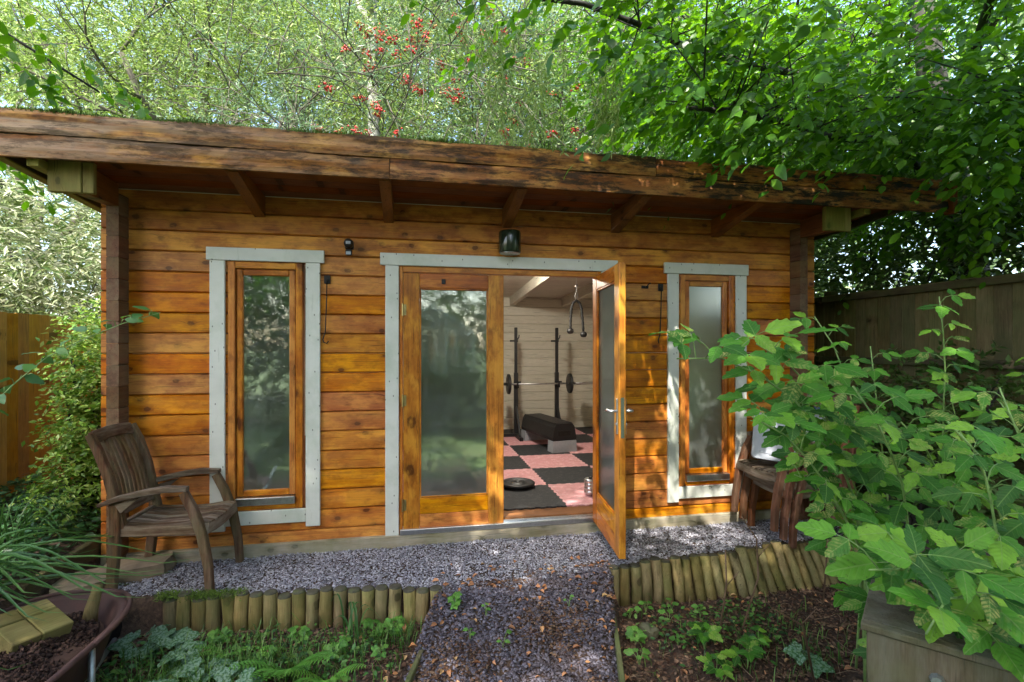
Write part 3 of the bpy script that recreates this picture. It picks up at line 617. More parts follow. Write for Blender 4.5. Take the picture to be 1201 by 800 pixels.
for a, b in ((-1.262, -.752), (-.1, 1.46), (2.148, 2.634)): mb = MB(); mb.box(a, b, .001, .057, 2.041, 2.0985); mb.build('lintel', M['log'], cabin)
def trimset(x0, x1, zb, head0, head1, parent, bottom=True):
    w = .097
    for a in (x0, x1-w):
        mb = MB(); mb.box(a, a+w, -.022, -.0005, zb, 2.043, c=.003); mb.build('trim_board', M['trim'], parent)
    mb = MB(); mb.box(head0, head1, -.026, -.0005, 2.045, 2.134, c=.003); mb.build('trim_board', M['trim'], parent)
    if bottom: mb = MB(); mb.box(x0+w+.001, x1-w-.001, -.0205, -.0005, .205, .300, c=.003); mb.build('trim_board', M['trim'], parent)
def window(x0, trims, gl):
    w = empty('window', (0, 0, 0), parent=cabin); x1 = x0+.488; zb, zt = .305, 2.04; f = .045
    for a in (x0, x1-f): mb = MB(); mb.box(a, a+f, -.012, .058, zb, zt, c=.004); mb.build('outer_frame', M['joinz'], w)
    for a, b in ((zb, zb+.035), (zt-f, zt)): mb = MB(); mb.box(x0+f+.001, x1-f-.001, -.0105, .056, a, b, c=.004); mb.build('outer_frame', M['joinx'], w)
    a0, a1, b0, b1 = x0+f+.004, x1-f-.004, zb+.037, zt-f-.004
    mb = MB(); mb.box(a0, a1, -.03, .03, b0, b0+.052, c=.004); mb.build('drip_rail', M['metal'], w)
    b0 += .055; s = .043
    for a in (a0, a1-s): mb = MB(); mb.box(a, a+s, .006, .05, b0, b1, c=.006); mb.build('sash', M['joinz'], w)
    for a in (b0, b1-s): mb = MB(); mb.box(a0+s+.001, a1-s-.001, .007, .049, a, a+s, c=.006); mb.build('sash', M['joinx'], w)
    mb = MB(); mb.box(a0+s-.006, a1-s+.006, .024, .030, b0+s-.006, b1-s+.006); mb.build('glass_pane', gl, w)
    trimset(*trims, w)
window(-1.260, (-1.373, -.652, .172, -1.394, -.623), M['glass'])
window(2.148, (2.033, 2.748, .178, 2.003, 2.764), M['glass2'])
# door surround
dfr = empty('door_frame', parent=cabin)
for a in (-.2, 1.465): mb = MB(); mb.box(a, a+.097, -.022, -.0005, .062, 2.043, c=.003); mb.build('trim_board', M['trim'], dfr)
mb = MB(); mb.box(-.237, 1.6, -.026, -.0005, 2.045, 2.134, c=.003); mb.build('trim_board', M['trim'], dfr)
for a in (-.099, 1.437): mb = MB(); mb.box(a, a+.024, -.012, .058, .068, 2.04, c=.003); mb.build('jamb', M['joinz'], dfr)
mb = MB(); mb.box(-.074, 1.436, -.010, .057, 2.0, 2.039, c=.003); mb.build('head', M['joinx'], dfr)
def door(name, loc, ang, flip, gl, label):
    """leaf in local coordinates: x 0..0.755 from the hinge, y = thickness, z up"""
    d = empty(name, loc, ang, cabin); d['label'] = label
    W_ = .752; st = .118; s = -1 if flip else 1; t0, t1 = 0.0, .045
    X = lambda a, b: (min(s*a, s*b), max(s*a, s*b))
    for a, b in ((0, st), (W_-st, W_)): x0, x1 = X(a, b); mb = MB(); mb.box(x0, x1, t0, t1, .08, 1.992, c=.004); mb.build('stile', M['joinz'], d)
    x0, x1 = X(st+.001, W_-st-.001)
    for a, b in ((.08, .202), (.204, .322), (1.885, 1.991)): mb = MB(); mb.box(x0, x1, t0+.002, t1-.002, a, b, c=.004); mb.build('rail', M['joinx'], d)
    mb = MB(); mb.box(x0-.004, x1+.004, .019, .025, .318, 1.889); mb.build('glass_pane', gl, d)
    for y0, y1 in ((.004, .018), (.026, .041)):       # glazing beads
        for a, b in ((x0, x0+.012), (x1-.012, x1)): mb = MB(); mb.box(a, b, y0, y1, .323, 1.884, c=.003); mb.build('glazing_bead', M['joinz'], d)
        for a, b in ((.323, .335), (1.872, 1.884)): mb = MB(); mb.box(x0+.013, x1-.013, y0, y1, a, b, c=.003); mb.build('glazing_bead', M['joinx'], d)
    return d, s, W_
dl, s, W_ = door('door_leaf', (-.072, -.008, 0), 0, False, M['glass'], 'closed left door leaf with dappled reflections in its glass')
for z in (.28, 1.05, 1.72):
    mb = MB(); mb.lathe([(.007, -.045), (.007, .045)], (-.004, -.008, z), 8); mb.box(.0, .022, -.003, 0, z-.04, z+.04); mb.build('hinge', M['brass'], dl)
mb = MB(); mb.box(.28, .31, -.006, -.0005, 1.915, 1.953, c=.003); mb.box(.285, .305, -.010, -.006, 1.928, 1.938); mb.build('door_plaque', M['black'], dl)
dr, s, W_ = door('door_leaf', (1.436, -.022, 0), math.radians(83), True, M['glass2'], 'open right door leaf swung out over the slate')
# lever handles on both faces, back plate, lock edge plate
for yy, sg in ((0.0, -1), (.045, 1)):
    mb = MB(); mb.box(-.735, -.705, min(yy, yy+sg*.008), max(yy, yy+sg*.008), .88, 1.11, c=.003); mb.build('handle_plate', M['metal'], dr)
    mb = MB(); mb.tube([(-.72, yy+sg*.008, 1.03), (-.72, yy+sg*.045, 1.03), (-.71, yy+sg*.055, 1.03), (-.66, yy+sg*.056, 1.032), (-.605, yy+sg*.05, 1.02)], [.009, .009, .009, .008, .007], 8); mb.build('lever_handle', M['metal'], dr, True)
    mb = MB(); mb.lathe([(.008, min(yy+sg*.008, yy+sg*.014)), (.008, max(yy+sg*.008, yy+sg*.014))], (-.72, 0, .945), 10, 'y'); mb.build('lock_cylinder', M['metal'], dr)
mb = MB(); mb.box(-.7545, -.752, .012, .034, .86, 1.12); mb.build('lock_plate', M['metal'], dr)

# ------------------------------------------------------------------ things on the wall
t = thing('wall_sensor', 'small black security sensor light under the eaves beside the left window', 'sensor', (-.452, 0, 2.15))
mb = MB(); mb.box(-.03, .03, -.03, -.0005, .0, .06, c=.006); mb.build('mount', M['black'], t)
mb = MB(); mb.lathe([(.012, -.085), (.032, -.075), (.034, -.035), (.028, -.03)], (0, 0, .035), 14, 'y'); mb.build('lamp_head', M['black'], t, True)
mb = MB(); mb.box(-.016, .016, -.0895, -.0852, .026, .046, c=.001); mb.build('lens', M['white'], t)
mb = MB(); mb.box(-.022, .022, -.068, -.025, -.05, -.006, c=.008); mb.build('detector', M['black'], t)
mb = MB(); mb.box(-.017, .017, -.0705, -.0682, -.046, -.024, c=.0008); mb.build('detector_window', M['white'], t)
t = thing('wall_lamp', 'dark glossy cylinder lamp above the double doors', 'lamp', (.709, 0, 2.225))
mb = MB(); mb.box(-.04, .04, -.02, -.0005, -.05, .05, c=.004); mb.build('back_plate', M['black'], t)
mb = MB(); mb.lathe([(.02, .085), (.078, .083), (.083, .07), (.083, -.07), (.079, -.078), (.074, -.078)], (0, -.105, 0), 28); mb.build('lamp_body', M['blackg'], t, True)
mb = MB(); mb.lathe([(.072, -.076), (.074, -.084), (.05, -.086)], (0, -.105, 0), 24); mb.build('lamp_base', M['chrome'], t, True)
def stay(x, label, curve):
    t = thing('cabin_hook', label, 'hook', (x, 0, 1.93), group='iron door hooks on the wall')
    mb = MB(); mb.box(-.022, .022, -.014, -.0005, -.03, .03, c=.003); mb.lathe([(.012, -.024), (.012, -.014)], (0, 0, 0), 10, 'y'); mb.build('bracket', M['hook'], t)
    mb = MB(); mb.tube([(0, -.02, 0), (-.004, -.021, -.2), (-.012, -.021, -.38), (-.028, -.022, -.43)] + ([(-.02, -.022, -.452), (.0, -.022, -.458), (.012, -.022, -.44)] if curve else [(-.022, -.022, -.455)]), .0045, 6); mb.build('rod', M['hook'], t, True)
stay(-.605, 'black iron hook rod hanging between the left window and the doors', True)
stay(1.975, 'black iron hook rod hanging beside the right window', False)
t = thing('door_catch', 'small iron catch screwed to the logs right of the open door', 'catch', (1.84, 0, 1.93))
mb = MB(); mb.box(-.03, .03, -.008, -.0005, -.012, .012, c=.002); mb.build('plate', M['hook'], t); mb = MB(); mb.tube([(0, -.008, 0), (.0, -.04, 0), (.012, -.045, .02), (.03, -.042, .028)], .005, 6); mb.build('hook', M['hook'], t, True)

# ------------------------------------------------------------------ inside the cabin
mt = thing('foam_mat_floor', 'interlocking pink and black foam gym mats covering the cabin floor', 'gym mat', (1.275, .28, .1))
TS = .662
def mat_tile(pink):
    mb = MB(); n = 14; e = .012; pts = []
    for k in range(4):
        for i in range(n):
            t = (i+.02)/n; o_ = e if i % 2 else -e*.0
            for tt in (i/n+.012, (i+1)/n-.012):
                q = (tt*TS, -o_+.004); 
                x, y = q
                for _ in range(k): x, y = TS-y, x
                pts.append((x, y))
    mb.prism(pts, 0, .012, 'z')
    if pink:                                         # fine ribs of the pink tiles
        for i in range(1, 19): mb.box(.02, TS-.02, i*TS/19-.006, i*TS/19+.002, .0122, .0142)
    return mb.mesh('mat_tile', M['mat_p'] if pink else M['mat_b'], center=False)[0]
meshes = [mat_tile(False), mat_tile(True)]
for i in range(-3, 3):
    for j in range(0, 6):
        if i < -1 and j > 3: continue
        p = (i+j) % 2 == 0; o = link_mesh('mat_tile', meshes[1 if p else 0], mt, (i*TS, j*TS*1.005, 0)); o['label'] = 'pink ribbed tile' if p else 'black speckled tile'
def stand(x, label, y=3.6):
    t = thing('squat_stand', label, 'squat stand', (x, y, .114), group='squat stands behind the step bench')
    mb = MB(); mb.box(-.028, .028, -.028, .028, .04, .95, c=.004); mb.box(-.021, .021, -.021, .021, .95, 1.62, c=.004); mb.build('upright', M['black'], t)
    mb = MB(); mb.box(-.025, .025, -.42, .28, 0, .05, c=.004); mb.box(-.27, .27, -.027, .027, .0, .048, c=.004); mb.build('base', M['black'], t)
    mb = MB(); mb.bar([(0, -.32, .05), (0, -.03, .45)], .03, .03, side=(1, 0, 0)); mb.build('brace', M['black'], t)
    mb = MB(); mb.box(-.04, .04, -.05, -.0285, .72, .82, c=.004); mb.tube([(0, -.05, .76), (0, -.12, .76), (0, -.13, .80)], .012, 6); mb.lathe([(.014, .03), (.02, .075)], (0, 0, .8), 8, 'x'); mb.build('bar_hook', M['black'], t)
    mb = MB(); mb.tube([(-.09, 0, 1.42), (.03, 0, 1.42)], .013, 7); mb.tube([(.02, 0, 1.44), (.045, 0, 1.47), (.05, 0, 1.51)], .009, 6); mb.build('spotter_peg', M['black'], t)
stand(1.50, 'black squat stand nearer the closed door leaf, holding the left end of the barbell'); stand(2.13, 'black squat stand behind the step bench, under the hanging rope')
t = thing('barbell', 'barbell with round black plates resting across the two squat stands', 'barbell', (1.8, 3.49, .90))
mb = MB(); mb.tube([(-.75, 0, 0), (.95, 0, 0)], .012, 8); mb.tube([(-.75, 0, 0), (-.42, 0, 0)], .02, 8); mb.tube([(.5, 0, 0), (.95, 0, 0)], .02, 8); mb.build('bar', M['chrome'], t, True)
for x in (-.43, .50): mb = MB(); mb.lathe([(.03, -.022), (.13, -.02), (.148, -.014), (.148, .014), (.13, .02), (.03, .022)], (x, 0, 0), 28, 'x'); mb.build('weight_plate', M['black'], t, True)
t = thing('step_bench', 'black aerobic step bench with pale grey feet on the pink mat', 'step bench', (1.79, 2.88, .114), math.radians(10.5)); t.scale = (.86, .86, .9)
prof = [(-.185, .16), (-.195, .2), (-.165, .35), (-.13, .40), (.13, .40), (.165, .35), (.195, .2), (.185, .16)]
mb = MB(); mb.prism(prof, -.60, .60, 'y'); mb.prism([(-.15, .401), (.15, .401), (.14, .407), (-.14, .407)], -.56, .56, 'y'); mb.build('step_top', M['black'], t)
mb = MB(); mb.box(-.10, .10, -.606, -.6005, .23, .30, c=.002); mb.build('handle_recess', M['hook'], t)
for y in (-.52, .52): mb = MB(); mb.prism([(-.20, 0), (-.187, .159), (.187, .159), (.20, 0)], y-.09, y+.09, 'y'); mb.build('foot', M['grey'], t)
t = thing('rope_attachment', 'black two-ended pull down rope hanging on a clip from the ceiling', 'gym rope', (1.90, 1.95, 2.0))
mb = MB(); pts = [(-.075, 0, -.36), (-.07, 0, -.22), (-.062, 0, -.1), (-.04, 0, -.03), (0, 0, -.005), (.04, 0, -.03), (.065, 0, -.1), (.078, 0, -.24), (.09, 0, -.40)]
P_ = []; R_ = []
for i in range(len(pts)-1):
    for k in range(5):
        u = k/5; P_.append(Vector(pts[i])*(1-u)+Vector(pts[i+1])*u); R_.append(.017 if (len(P_) % 2) else .0135)
mb.tube(P_, R_, 9); mb.build('rope', M['rope'], t, True)
for p in (pts[0], pts[-1]): mb = MB(); mb.lathe([(.012, .03), (.036, .015), (.042, -.01), (.03, -.035), (.01, -.04)], p, 14); mb.build('rubber_end', M['black'], t, True)
mb = MB()
for k in range(9): a = k*2*math.pi/8; pts_ = None
mb.tube([(math.cos(a)*.016, 0, .05+math.sin(a)*.045) for a in np.linspace(0, 2*math.pi, 13)], .004, 6); mb.tube([(0, math.cos(a)*.012, .125+math.sin(a)*.03) for a in np.linspace(0, 2*math.pi, 11)], .004, 6)
mb.tube([(0, 0, .15), (0, 0, .37)], .004, 5); mb.lathe([(.02, .15), (.024, .17), (.01, .19)], (0, 0, 0), 10); mb.build('carabiner', M['chrome'], t, True)
t = thing('weight_plate', 'black ringed weight plate lying flat on the mats just inside the doors', 'weight plate', (.98, .93, .129))
mb = MB(); mb.lathe([(.02, 0), (.16, 0), (.165, .008), (.165, .022), (.155, .03), (.13, .03), (.12, .02), (.07, .02), (.06, .032), (.025, .032), (.022, .02)], (0, 0, 0), 32); mb.build('disc', M['black'], t, True)
t = thing('dumbbell', 'silver ribbed dumbbell standing on end by the open door', 'dumbbell', (1.565, .52, .129)); t.scale = (.85, .85, .85)
mb = MB()
pr = []
for k in range(4): z = k*.04; pr += [(.06, z+.002), (.066, z+.008), (.066, z+.032), (.06, z+.038)]
mb.lathe([(.03, 0)]+pr+[(.03, .158)], (0, 0, 0), 24); mb.build('weights', M['chrome'], t, True)
mb = MB(); mb.lathe([(.018, .158), (.018, .175), (.01, .178)], (0, 0, 0), 12); mb.build('grip', M['black'], t, True)
# added ceiling lamp, out of view, that fills the interior with light
t = thing('added_fill_lamp', 'added round ceiling lamp, out of view, brightening the cabin interior', 'ceiling lamp', (.95, 1.6, 2.37))
mb = MB(); mb.lathe([(.10, .04), (.11, .02), (.10, .0)], (0, 0, 0), 20); mb.build('lamp_base', M['white'], t, True)
em = NT('warm fill lamp glow'); em.p.inputs['Emission Color'].default_value = (1, .93, .8, 1); em.p.inputs['Emission Strength'].default_value = 120.0; em.p.inputs['Base Color'].default_value = (.8, .8, .8, 1)
mb = MB(); mb.lathe([(.095, -.001), (.09, -.03), (.06, -.055), (.01, -.065)], (0, 0, 0), 20); mb.build('lamp_shade', em.m, t, True)

# ------------------------------------------------------------------ chairs
def make_chair(label, loc, rz=0.0, z=0.0, group=None, red=False):
    """teak stacking armchair, local +x is forward"""
    t = thing('garden_chair', label, 'chair', (loc[0], loc[1], -.018+z), rz, group)
    TZ = M['teakr'] if red else M['teakz']; TX = M['teak']; TY = M['teaky']
    for s in (-1, 1):
        mb = MB(); mb.bar([(.262, s*.228, 0), (.252, s*.226, .16), (.215, s*.224, .36), (.165, s*.222, .50), (.112, s*.22, .604)], [.045, .046, .05, .048, .045], [.042, .045, .052, .05, .046], side=(0, 1, 0)); mb.build('leg', TZ, t)
        mb = MB(); mb.bar([(-.295, s*.195, 0), (-.275, s*.20, .2), (-.262, s*.205, .4), (-.262, s*.21, .545)], .042, [.05, .055, .058, .055], side=(0, 1, 0)); mb.build('leg', TZ, t)
        mb = MB(); mb.bar([(-.335, s*.225, .548), (-.24, s*.228, .582), (-.1, s*.228, .612), (.02, s*.226, .628), (.135, s*.222, .625)], [.045, .058, .062, .06, .05], [.022, .03, .032, .032, .026], side=(0, 1, 0)); mb.build('armrest', TX, t)
        mb = MB(); mb.prism([(-.25, .548), (-.12, .585), (-.22, .50)], s*.225-.012, s*.225+.012, 'y'); mb.build('arm_bracket', TX, t)
        mb = MB(); mb.bar([(-.235, s*.19, .40), (-.262, s*.195, .52), (-.30, s*.20, .70), (-.355, s*.205, .86), (-.40, s*.205, .955)], .044, [.05, .05, .048, .042, .036], side=(0, 1, 0)); mb.build('back_stile', TZ, t)
        mb = MB(); mb.bar([(-.262, s*.198, .385), (0, s*.203, .375), (.20, s*.205, .372)], .024, .06, side=(0, 1, 0)); mb.build('side_rail', TX, t)
    # curved front apron and rear rail
    mb = MB(); ys = np.linspace(-.215, .215, 9); mb.bar([(.235, y, .382-.018*math.cos(y*7)) for y in ys], .028, .062, side=(1, 0, 0)); mb.build('front_apron', TY, t)
    mb = MB(); mb.bar([(-.255, y, .40) for y in (-.18, 0, .18)], .03, .05, side=(1, 0, 0)); mb.build('back_rail', TY, t)
    for i in range(10):      # seat slats front to back, dished
        y = -.189+i*.042; dz = -.016*math.cos(y*7)
        mb = MB(); mb.bar([(-.235, y, .415+dz*.5), (-.1, y, .402+dz), (.08, y, .408+dz), (.20, y, .425+dz), (.248, y, .415+dz)], .034, .014, side=(0, 1, 0)); mb.build('seat_slat', TX, t)
    mb = MB(); mb.bar([(-.392-.014*math.cos(y*7), y, .925+.018*math.cos(y*7)) for y in np.linspace(-.184, .184, 7)], .026, .075, side=(1, 0, .4)); mb.build('top_rail', TY, t)
    mb = MB(); mb.bar([(-.258-.012*math.cos(y*7), y, .485) for y in np.linspace(-.172, .172, 7)], .024, .05, side=(1, 0, .3)); mb.build('bottom_rail', TY, t)
    for i in range(9):
        y = -.158+i*.0395; c = -.012*math.cos(y*7)
        mb = MB(); mb.bar([(-.262+c, y, .50), (-.292+c, y, .66), (-.338+c, y, .80), (-.382+c, y, .905)], .026, .012, side=(0, 1, 0)); mb.build('back_slat', TZ, t)
    return t
make_chair('weathered teak armchair on the slate left of the narrow window', (-1.435, -.295), math.radians(-3))
g = 'three stacked teak chairs'
make_chair('bottom chair of the teak stack behind the raspberry leaves', (2.98, -.345), math.radians(181), 0, g, True)
make_chair('middle chair of the teak stack behind the raspberry leaves', (2.905, -.345), math.radians(181), .065, g, True)
make_chair('top chair of the teak stack, carrying a plastic lid', (2.83, -.345), math.radians(181), .13, g, True)
def rot(o, rx, ry, rz_): o.rotation_euler = (math.radians(rx), math.radians(ry), math.radians(rz_))
def rrect(w, h, r, n=5):
    out = []
    for cx, cy, a0 in ((w/2-r, h/2-r, 0), (-w/2+r, h/2-r, 90), (-w/2+r, -h/2+r, 180), (w/2-r, -h/2+r, 270)):
        for k in range(n): a = math.radians(a0+90*k/(n-1)); out.append((cx+r*math.cos(a), cy+r*math.sin(a)))
    return out
t = thing('storage_lid', 'cloudy white plastic lid leaning on the top stacked chair', 'lid', (2.72, -.40, .585))
mb = MB(); mb.prism(rrect(.30, .36, .03), -.012, 0, 'z'); a = t
o = mb.build('panel', M['white'], t); mb = MB(); P1 = rrect(.30, .36, .03); P2 = rrect(.27, .33, .025)
n_ = len(P1); vs = [(x, y, z) for z in (.0005, .014) for x, y in P1]+[(x, y, z) for z in (.0005, .014) for x, y in P2]
mb.add(vs, [(i, (i+1) % n_, n_+(i+1) % n_, n_+i) for i in range(n_)]+[(2*n_+i, 3*n_+i, 3*n_+(i+1) % n_, 2*n_+(i+1) % n_) for i in range(n_)]+[(n_+i, n_+(i+1) % n_, 3*n_+(i+1) % n_, 3*n_+i) for i in range(n_)]+[(i, 2*n_+i, 2*n_+(i+1) % n_, (i+1) % n_) for i in range(n_)]); mb.build('rim', M['white'], t)
mb = MB(); P1 = rrect(.20, .26, .02); mb.prism(P1, .0005, .006, 'z'); mb.build('raised_panel', M['white'], t)
t.rotation_euler = (math.radians(68), math.radians(8), math.radians(-26)); t.location = (2.73, -.37, .745)
t = thing('plastic_tub', 'white plastic tub with a blue rim behind the leaning lid', 'tub', (3.02, -.36, .58)); t.scale = (.8, .8, .95)
mb = MB(); w1, w2 = rrect(.20, .26, .04), rrect(.24, .30, .05); n_ = len(w1)
mb.add([(x, y, 0) for x, y in w1]+[(x, y, .40) for x, y in w2]+[(x*.95, y*.95, .40) for x, y in w2]+[(x*.94, y*.94, .01) for x, y in w1], [tuple(range(n_))]+[(k*n_+i, k*n_+(i+1) % n_, (k+1)*n_+(i+1) % n_, (k+1)*n_+i) for k in range(3) for i in range(n_)]+[tuple(range(4*n_-1, 3*n_-1, -1))]); mb.build('body', M['white'], t)
mb = MB(); mb.tube([(x*1.02, y*1.02, .405) for x, y in w2+w2[:1]], .009, 6); mb.build('rim', M['blue'], t, True)

# ------------------------------------------------------------------ log edgings, timber strips, boards, stones
def stake(parent, x, ytop, ybot, zt, zb, r, seed, base):
    rr = random.Random(seed); mb = MB(); n = 9; k = rr.uniform(-.01, .01)
    pts = [Vector((x, ybot, zb)), Vector((x+k, ybot*.5+ytop*.5, (zb+zt)/2)), Vector((x, ytop, zt-.012)), Vector((x, ytop, zt-.003)), Vector((x, ytop, zt))]
    mb.tube([p-base for p in pts], [r, r*rr.uniform(.92, 1.04), r*rr.uniform(.93, 1.02), r*.88, r*.6], n); o = mb.build('stake', [M['stake'], M['stake_top']], parent, True); [setattr(p, 'material_index', 1) for p in o.data.polygons if p.center.z > max(v.co.z for v in o.data.vertices)-.011]
    return o
te = thing('log_edging', 'mossy upright log edging left of the path, below the teak armchair', 'log edging', (-.6, -.66, -.25), group=None)
b = Vector(te.location)
for i in range(20):
    x = .135-.0795*i; ye = float(yedge(x)); stake(te, x, ye, ye-.005, .012+random.uniform(-.02, .018), -.27, .0392, i, b)
te = thing('log_edging', 'leaning pale log edging right of the path, in front of the stacked chairs', 'log edging', (2.2, -.55, -.25)); b = Vector(te.location)
for i in range(27):
    x = 1.30+.0765*i; ye = float(yedge(x)); lean = .0+.17*min(1, max(0, (x-1.35)/1.0)); stake(te, x, ye, ye-lean, .005+random.uniform(-.02, .02), -.29, .0375, 50+i, b)
n = 2600; x = RNG.uniform(-1.42, -.95, n)-RNG.random(n)*.05; P = np.column_stack([x, yedge(x)+RNG.normal(size=n)*.022, .008+RNG.normal(size=n)*.008])
V, F = scat(T_LONG[0], T_LONG[1], P, unit(n)+np.array([0, 0, .6]), unit(n), RNG.uniform(.01, .026, n)); tag(np_mesh('edging_moss', V, F, M['moss']), 'green moss over the left end of the log edging', 'moss', kind='stuff')
def strip_(label, p0, p1, dz=.02):
    (x0, y0), (x1, y1) = p0, p1; mb = MB(); pts = []
    for k in range(7): u = k/6; x, y = x0+(x1-x0)*u, y0+(y1-y0)*u; pts.append((x, y, float(min(ground(x-.1, y), ground(x+.1, y)))+dz))
    mb.bar(pts, .024, .07, side=(1, 0, 0)); tag(mb.build('timber_strip', M['strip']), label, 'timber edging')
strip_('mossy timber strip along the left side of the slate path', (.165, -.82), (-.20, -1.75)); strip_('mossy timber strip along the right side of the slate path', (1.255, -.74), (.93, -1.75), .05)
for lab, y0, y1, z0, z1, x in (('damp brown retaining board holding the left bank beside the cabin corner', .02, -.62, -.08, .175, -2.075), ('lower retaining board nearer the wheelbarrow holding the left bank', -.60, -1.5, -.16, .10, -2.12)):
    mb = MB(); mb.bar([(x, y0, (z0+z1)/2), (x-.01, (y0+y1)/2, (z0+z1)/2-.01), (x-.02, y1, (z0+z1)/2-.03)], .042, z1-z0, side=(1, 0, 0)); tag(mb.build('retaining_board', M['board']), lab, 'board')
def stone(label, c, s, rz_, seed):
    r = np.random.default_rng(seed); b = bmesh.new(); bmesh.ops.create_cube(b, size=1); bmesh.ops.subdivide_edges(b, edges=b.edges, cuts=3, use_grid_fill=True)
    for v in b.verts:
        d = v.co.normalized()*.62; v.co = v.co.lerp(d, .22); h = math.sin(v.co.x*7+seed)*math.cos(v.co.y*6+seed*2)*.06; v.co += v.co.normalized()*(h+r.normal()*.025)
        v.co = Vector((v.co.x*s[0], v.co.y*s[1], v.co.z*s[2]))
    me = bpy.data.meshes.new('stone'); b.to_mesh(me); b.free(); me.materials.append(M['stone']); o = bpy.data.objects.new('stone', me); COL.objects.link(o); o.location = c; o.rotation_euler = (.05, -.06, rz_); tag(o, label, 'stone')
stone('flat tan stone slab behind the legs of the teak armchair', (-1.74, -.17, .0), (.36, .22, .13), .2, 1)
stone('tilted brown stone between the retaining board and the armchair', (-1.93, -.40, .0), (.26, .24, .15), .5, 2)
stone('small rough stone at the foot of the retaining board', (-1.96, -.66, -.06), (.26, .22, .14), .9, 3)
stone('moss covered stone lying on the mulch right of the path', (1.37, -1.04, -.235), (.07, .10, .05), .3, 4)

# ------------------------------------------------------------------ wheelbarrow
wb = thing('wheelbarrow', 'rusty old wheelbarrow full of soil at the lower left', 'wheelbarrow', (-1.72, -1.27, -.28), math.radians(-4))
def ring(a, b_, z, n=36, ex=3.2):
    out = []
    for k in range(n):
        t = 2*math.pi*k/n; c, s_ = math.cos(t), math.sin(t)
        out.append((math.copysign(abs(c)**(2/ex), c)*a*(1-.08*s_), math.copysign(abs(s_)**(2/ex), s_)*b_, z+.02*s_))
    return out
mb = MB(); rr = [ring(.305, .46, .405), ring(.335, .50, .41), ring(.33, .495, .398), ring(.30, .455, .385), ring(.25, .36, .20), ring(.2, .28, .15)]
ri = [ring(.295, .45, .395), ring(.24, .35, .21)]
n_ = 36; vs = [v for r_ in [rr[5], rr[4], rr[3], rr[2], rr[1], rr[0], ri[0], ri[1]] for v in r_]
mb.add(vs, [tuple(range(n_))]+[(k*n_+i, k*n_+(i+1) % n_, (k+1)*n_+(i+1) % n_, (k+1)*n_+i) for k in range(7) for i in range(n_)]+[tuple(range(8*n_-1, 7*n_-1, -1))]); mb.build('tray', M['rust'], wb, True)
mb = MB(); mb.tube([(.335*x/.335, y, z) for x, y, z in rr[1]+rr[1][:1]], .012, 7); mb.build('rim', M['rust'], wb, True)
for s in (-1, 1):
    mb = MB(); mb.tube([(s*.29, .06, .36), (s*.295, .05, 0)], .014, 8); mb.build('leg', M['galv'], wb, True)
    mb = MB(); mb.tube([(s*.05, .62, .1), (s*.2, .2, .17), (s*.26, -.5, .28), (s*.27, -.95, .38)], .014, 8); mb.build('handle', M['galv'], wb, True)
mb = MB(); mb.lathe([(.10, -.03), (.155, -.04), (.175, -.02), (.175, .02), (.155, .04), (.10, .03)], (0, .55, .17), 26, 'x'); mb.build('tyre', M['black'], wb, True)
mb = MB(); mb.lathe([(.02, -.05), (.03, -.03), (.102, -.025), (.102, .025), (.03, .03), (.02, .05)], (0, .55, .17), 20, 'x'); mb.build('wheel_rim', M['rust'], wb, True)
# soil heap and the things lying on it
n = 5200; a = RNG.uniform(0, 2*np.pi, n); r_ = np.sqrt(RNG.random(n)); sx, sy = r_*np.cos(a)*.265, r_*np.sin(a)*.41
P = np.column_stack([-1.72+sx, -1.27+sy, .125-.06*(r_**2)+RNG.normal(size=n)*.006+.02*np.sin(sx*20)*np.cos(sy*15)])
TV, TF = chip_template(9); V, F = scat(TV, TF, P, unit(n), unit(n), RNG.uniform(.006, .017, n))
gx = np.linspace(-1, 1, 17); X_, Y_ = np.meshgrid(gx, gx); q = np.sqrt(1-np.clip(X_**2/2, 0, 1)); q2 = np.sqrt(1-np.clip(Y_**2/2, 0, 1)); DX, DY = X_*q2, Y_*q
V2 = np.stack([(-1.72+DX*.285).ravel(), (-1.27+DY*.43).ravel(), (.12-.06*(DX**2+DY**2)).ravel()], 1); ii = (np.arange(16)[:, None]*17+np.arange(16)[None]).ravel()
F2 = np.concatenate([np.stack([ii, ii+1, ii+18], 1), np.stack([ii, ii+18, ii+17], 1)])
V, F = cat([(V, F), (V2, F2)]); tag(np_mesh('soil', V, F, M['soil']), 'dark crumbly soil heaped in the wheelbarrow', 'soil', kind='stuff')
t = thing('timber_offcut', 'greenish yellow sawn timber offcut lying on the soil in the wheelbarrow', 'wood block', (-1.72, -1.17, .175)); t.scale = (1.08, 1.08, 1.0)
mb = MB(); mb.box(-.10, .0, -.105, .02, -.045, .035, c=.004); mb.box(-.10, .0, .024, .10, -.045, .035, c=.004); mb.build('block_half', M['cutblock'], t)
mb = MB(); mb.box(.004, .115, -.105, .02, -.045, .037, c=.004); mb.box(.004, .115, .024, .10, -.045, .036, c=.004); mb.build('block_half', M['cutblock'], t)
t.rotation_euler = (math.radians(20), math.radians(4), math.radians(60))
mb = MB(); mb.tube([(-1.60, -.93, .06), (-1.592, -.925, .13), (-1.575, -.92, .20), (-1.57, -.915, .24)], [.034, .030, .024, .022], 10); tag(mb.build('wooden_stub', M['stake'], None, True), 'tapered wooden stub standing in the wheelbarrow soil', 'stub')

# ------------------------------------------------------------------ weathered box lower right
t = thing('wooden_box', 'weathered wooden box with a metal handle under the raspberry leaves', 'box', (1.64, -2.62, -.3), math.radians(-50))
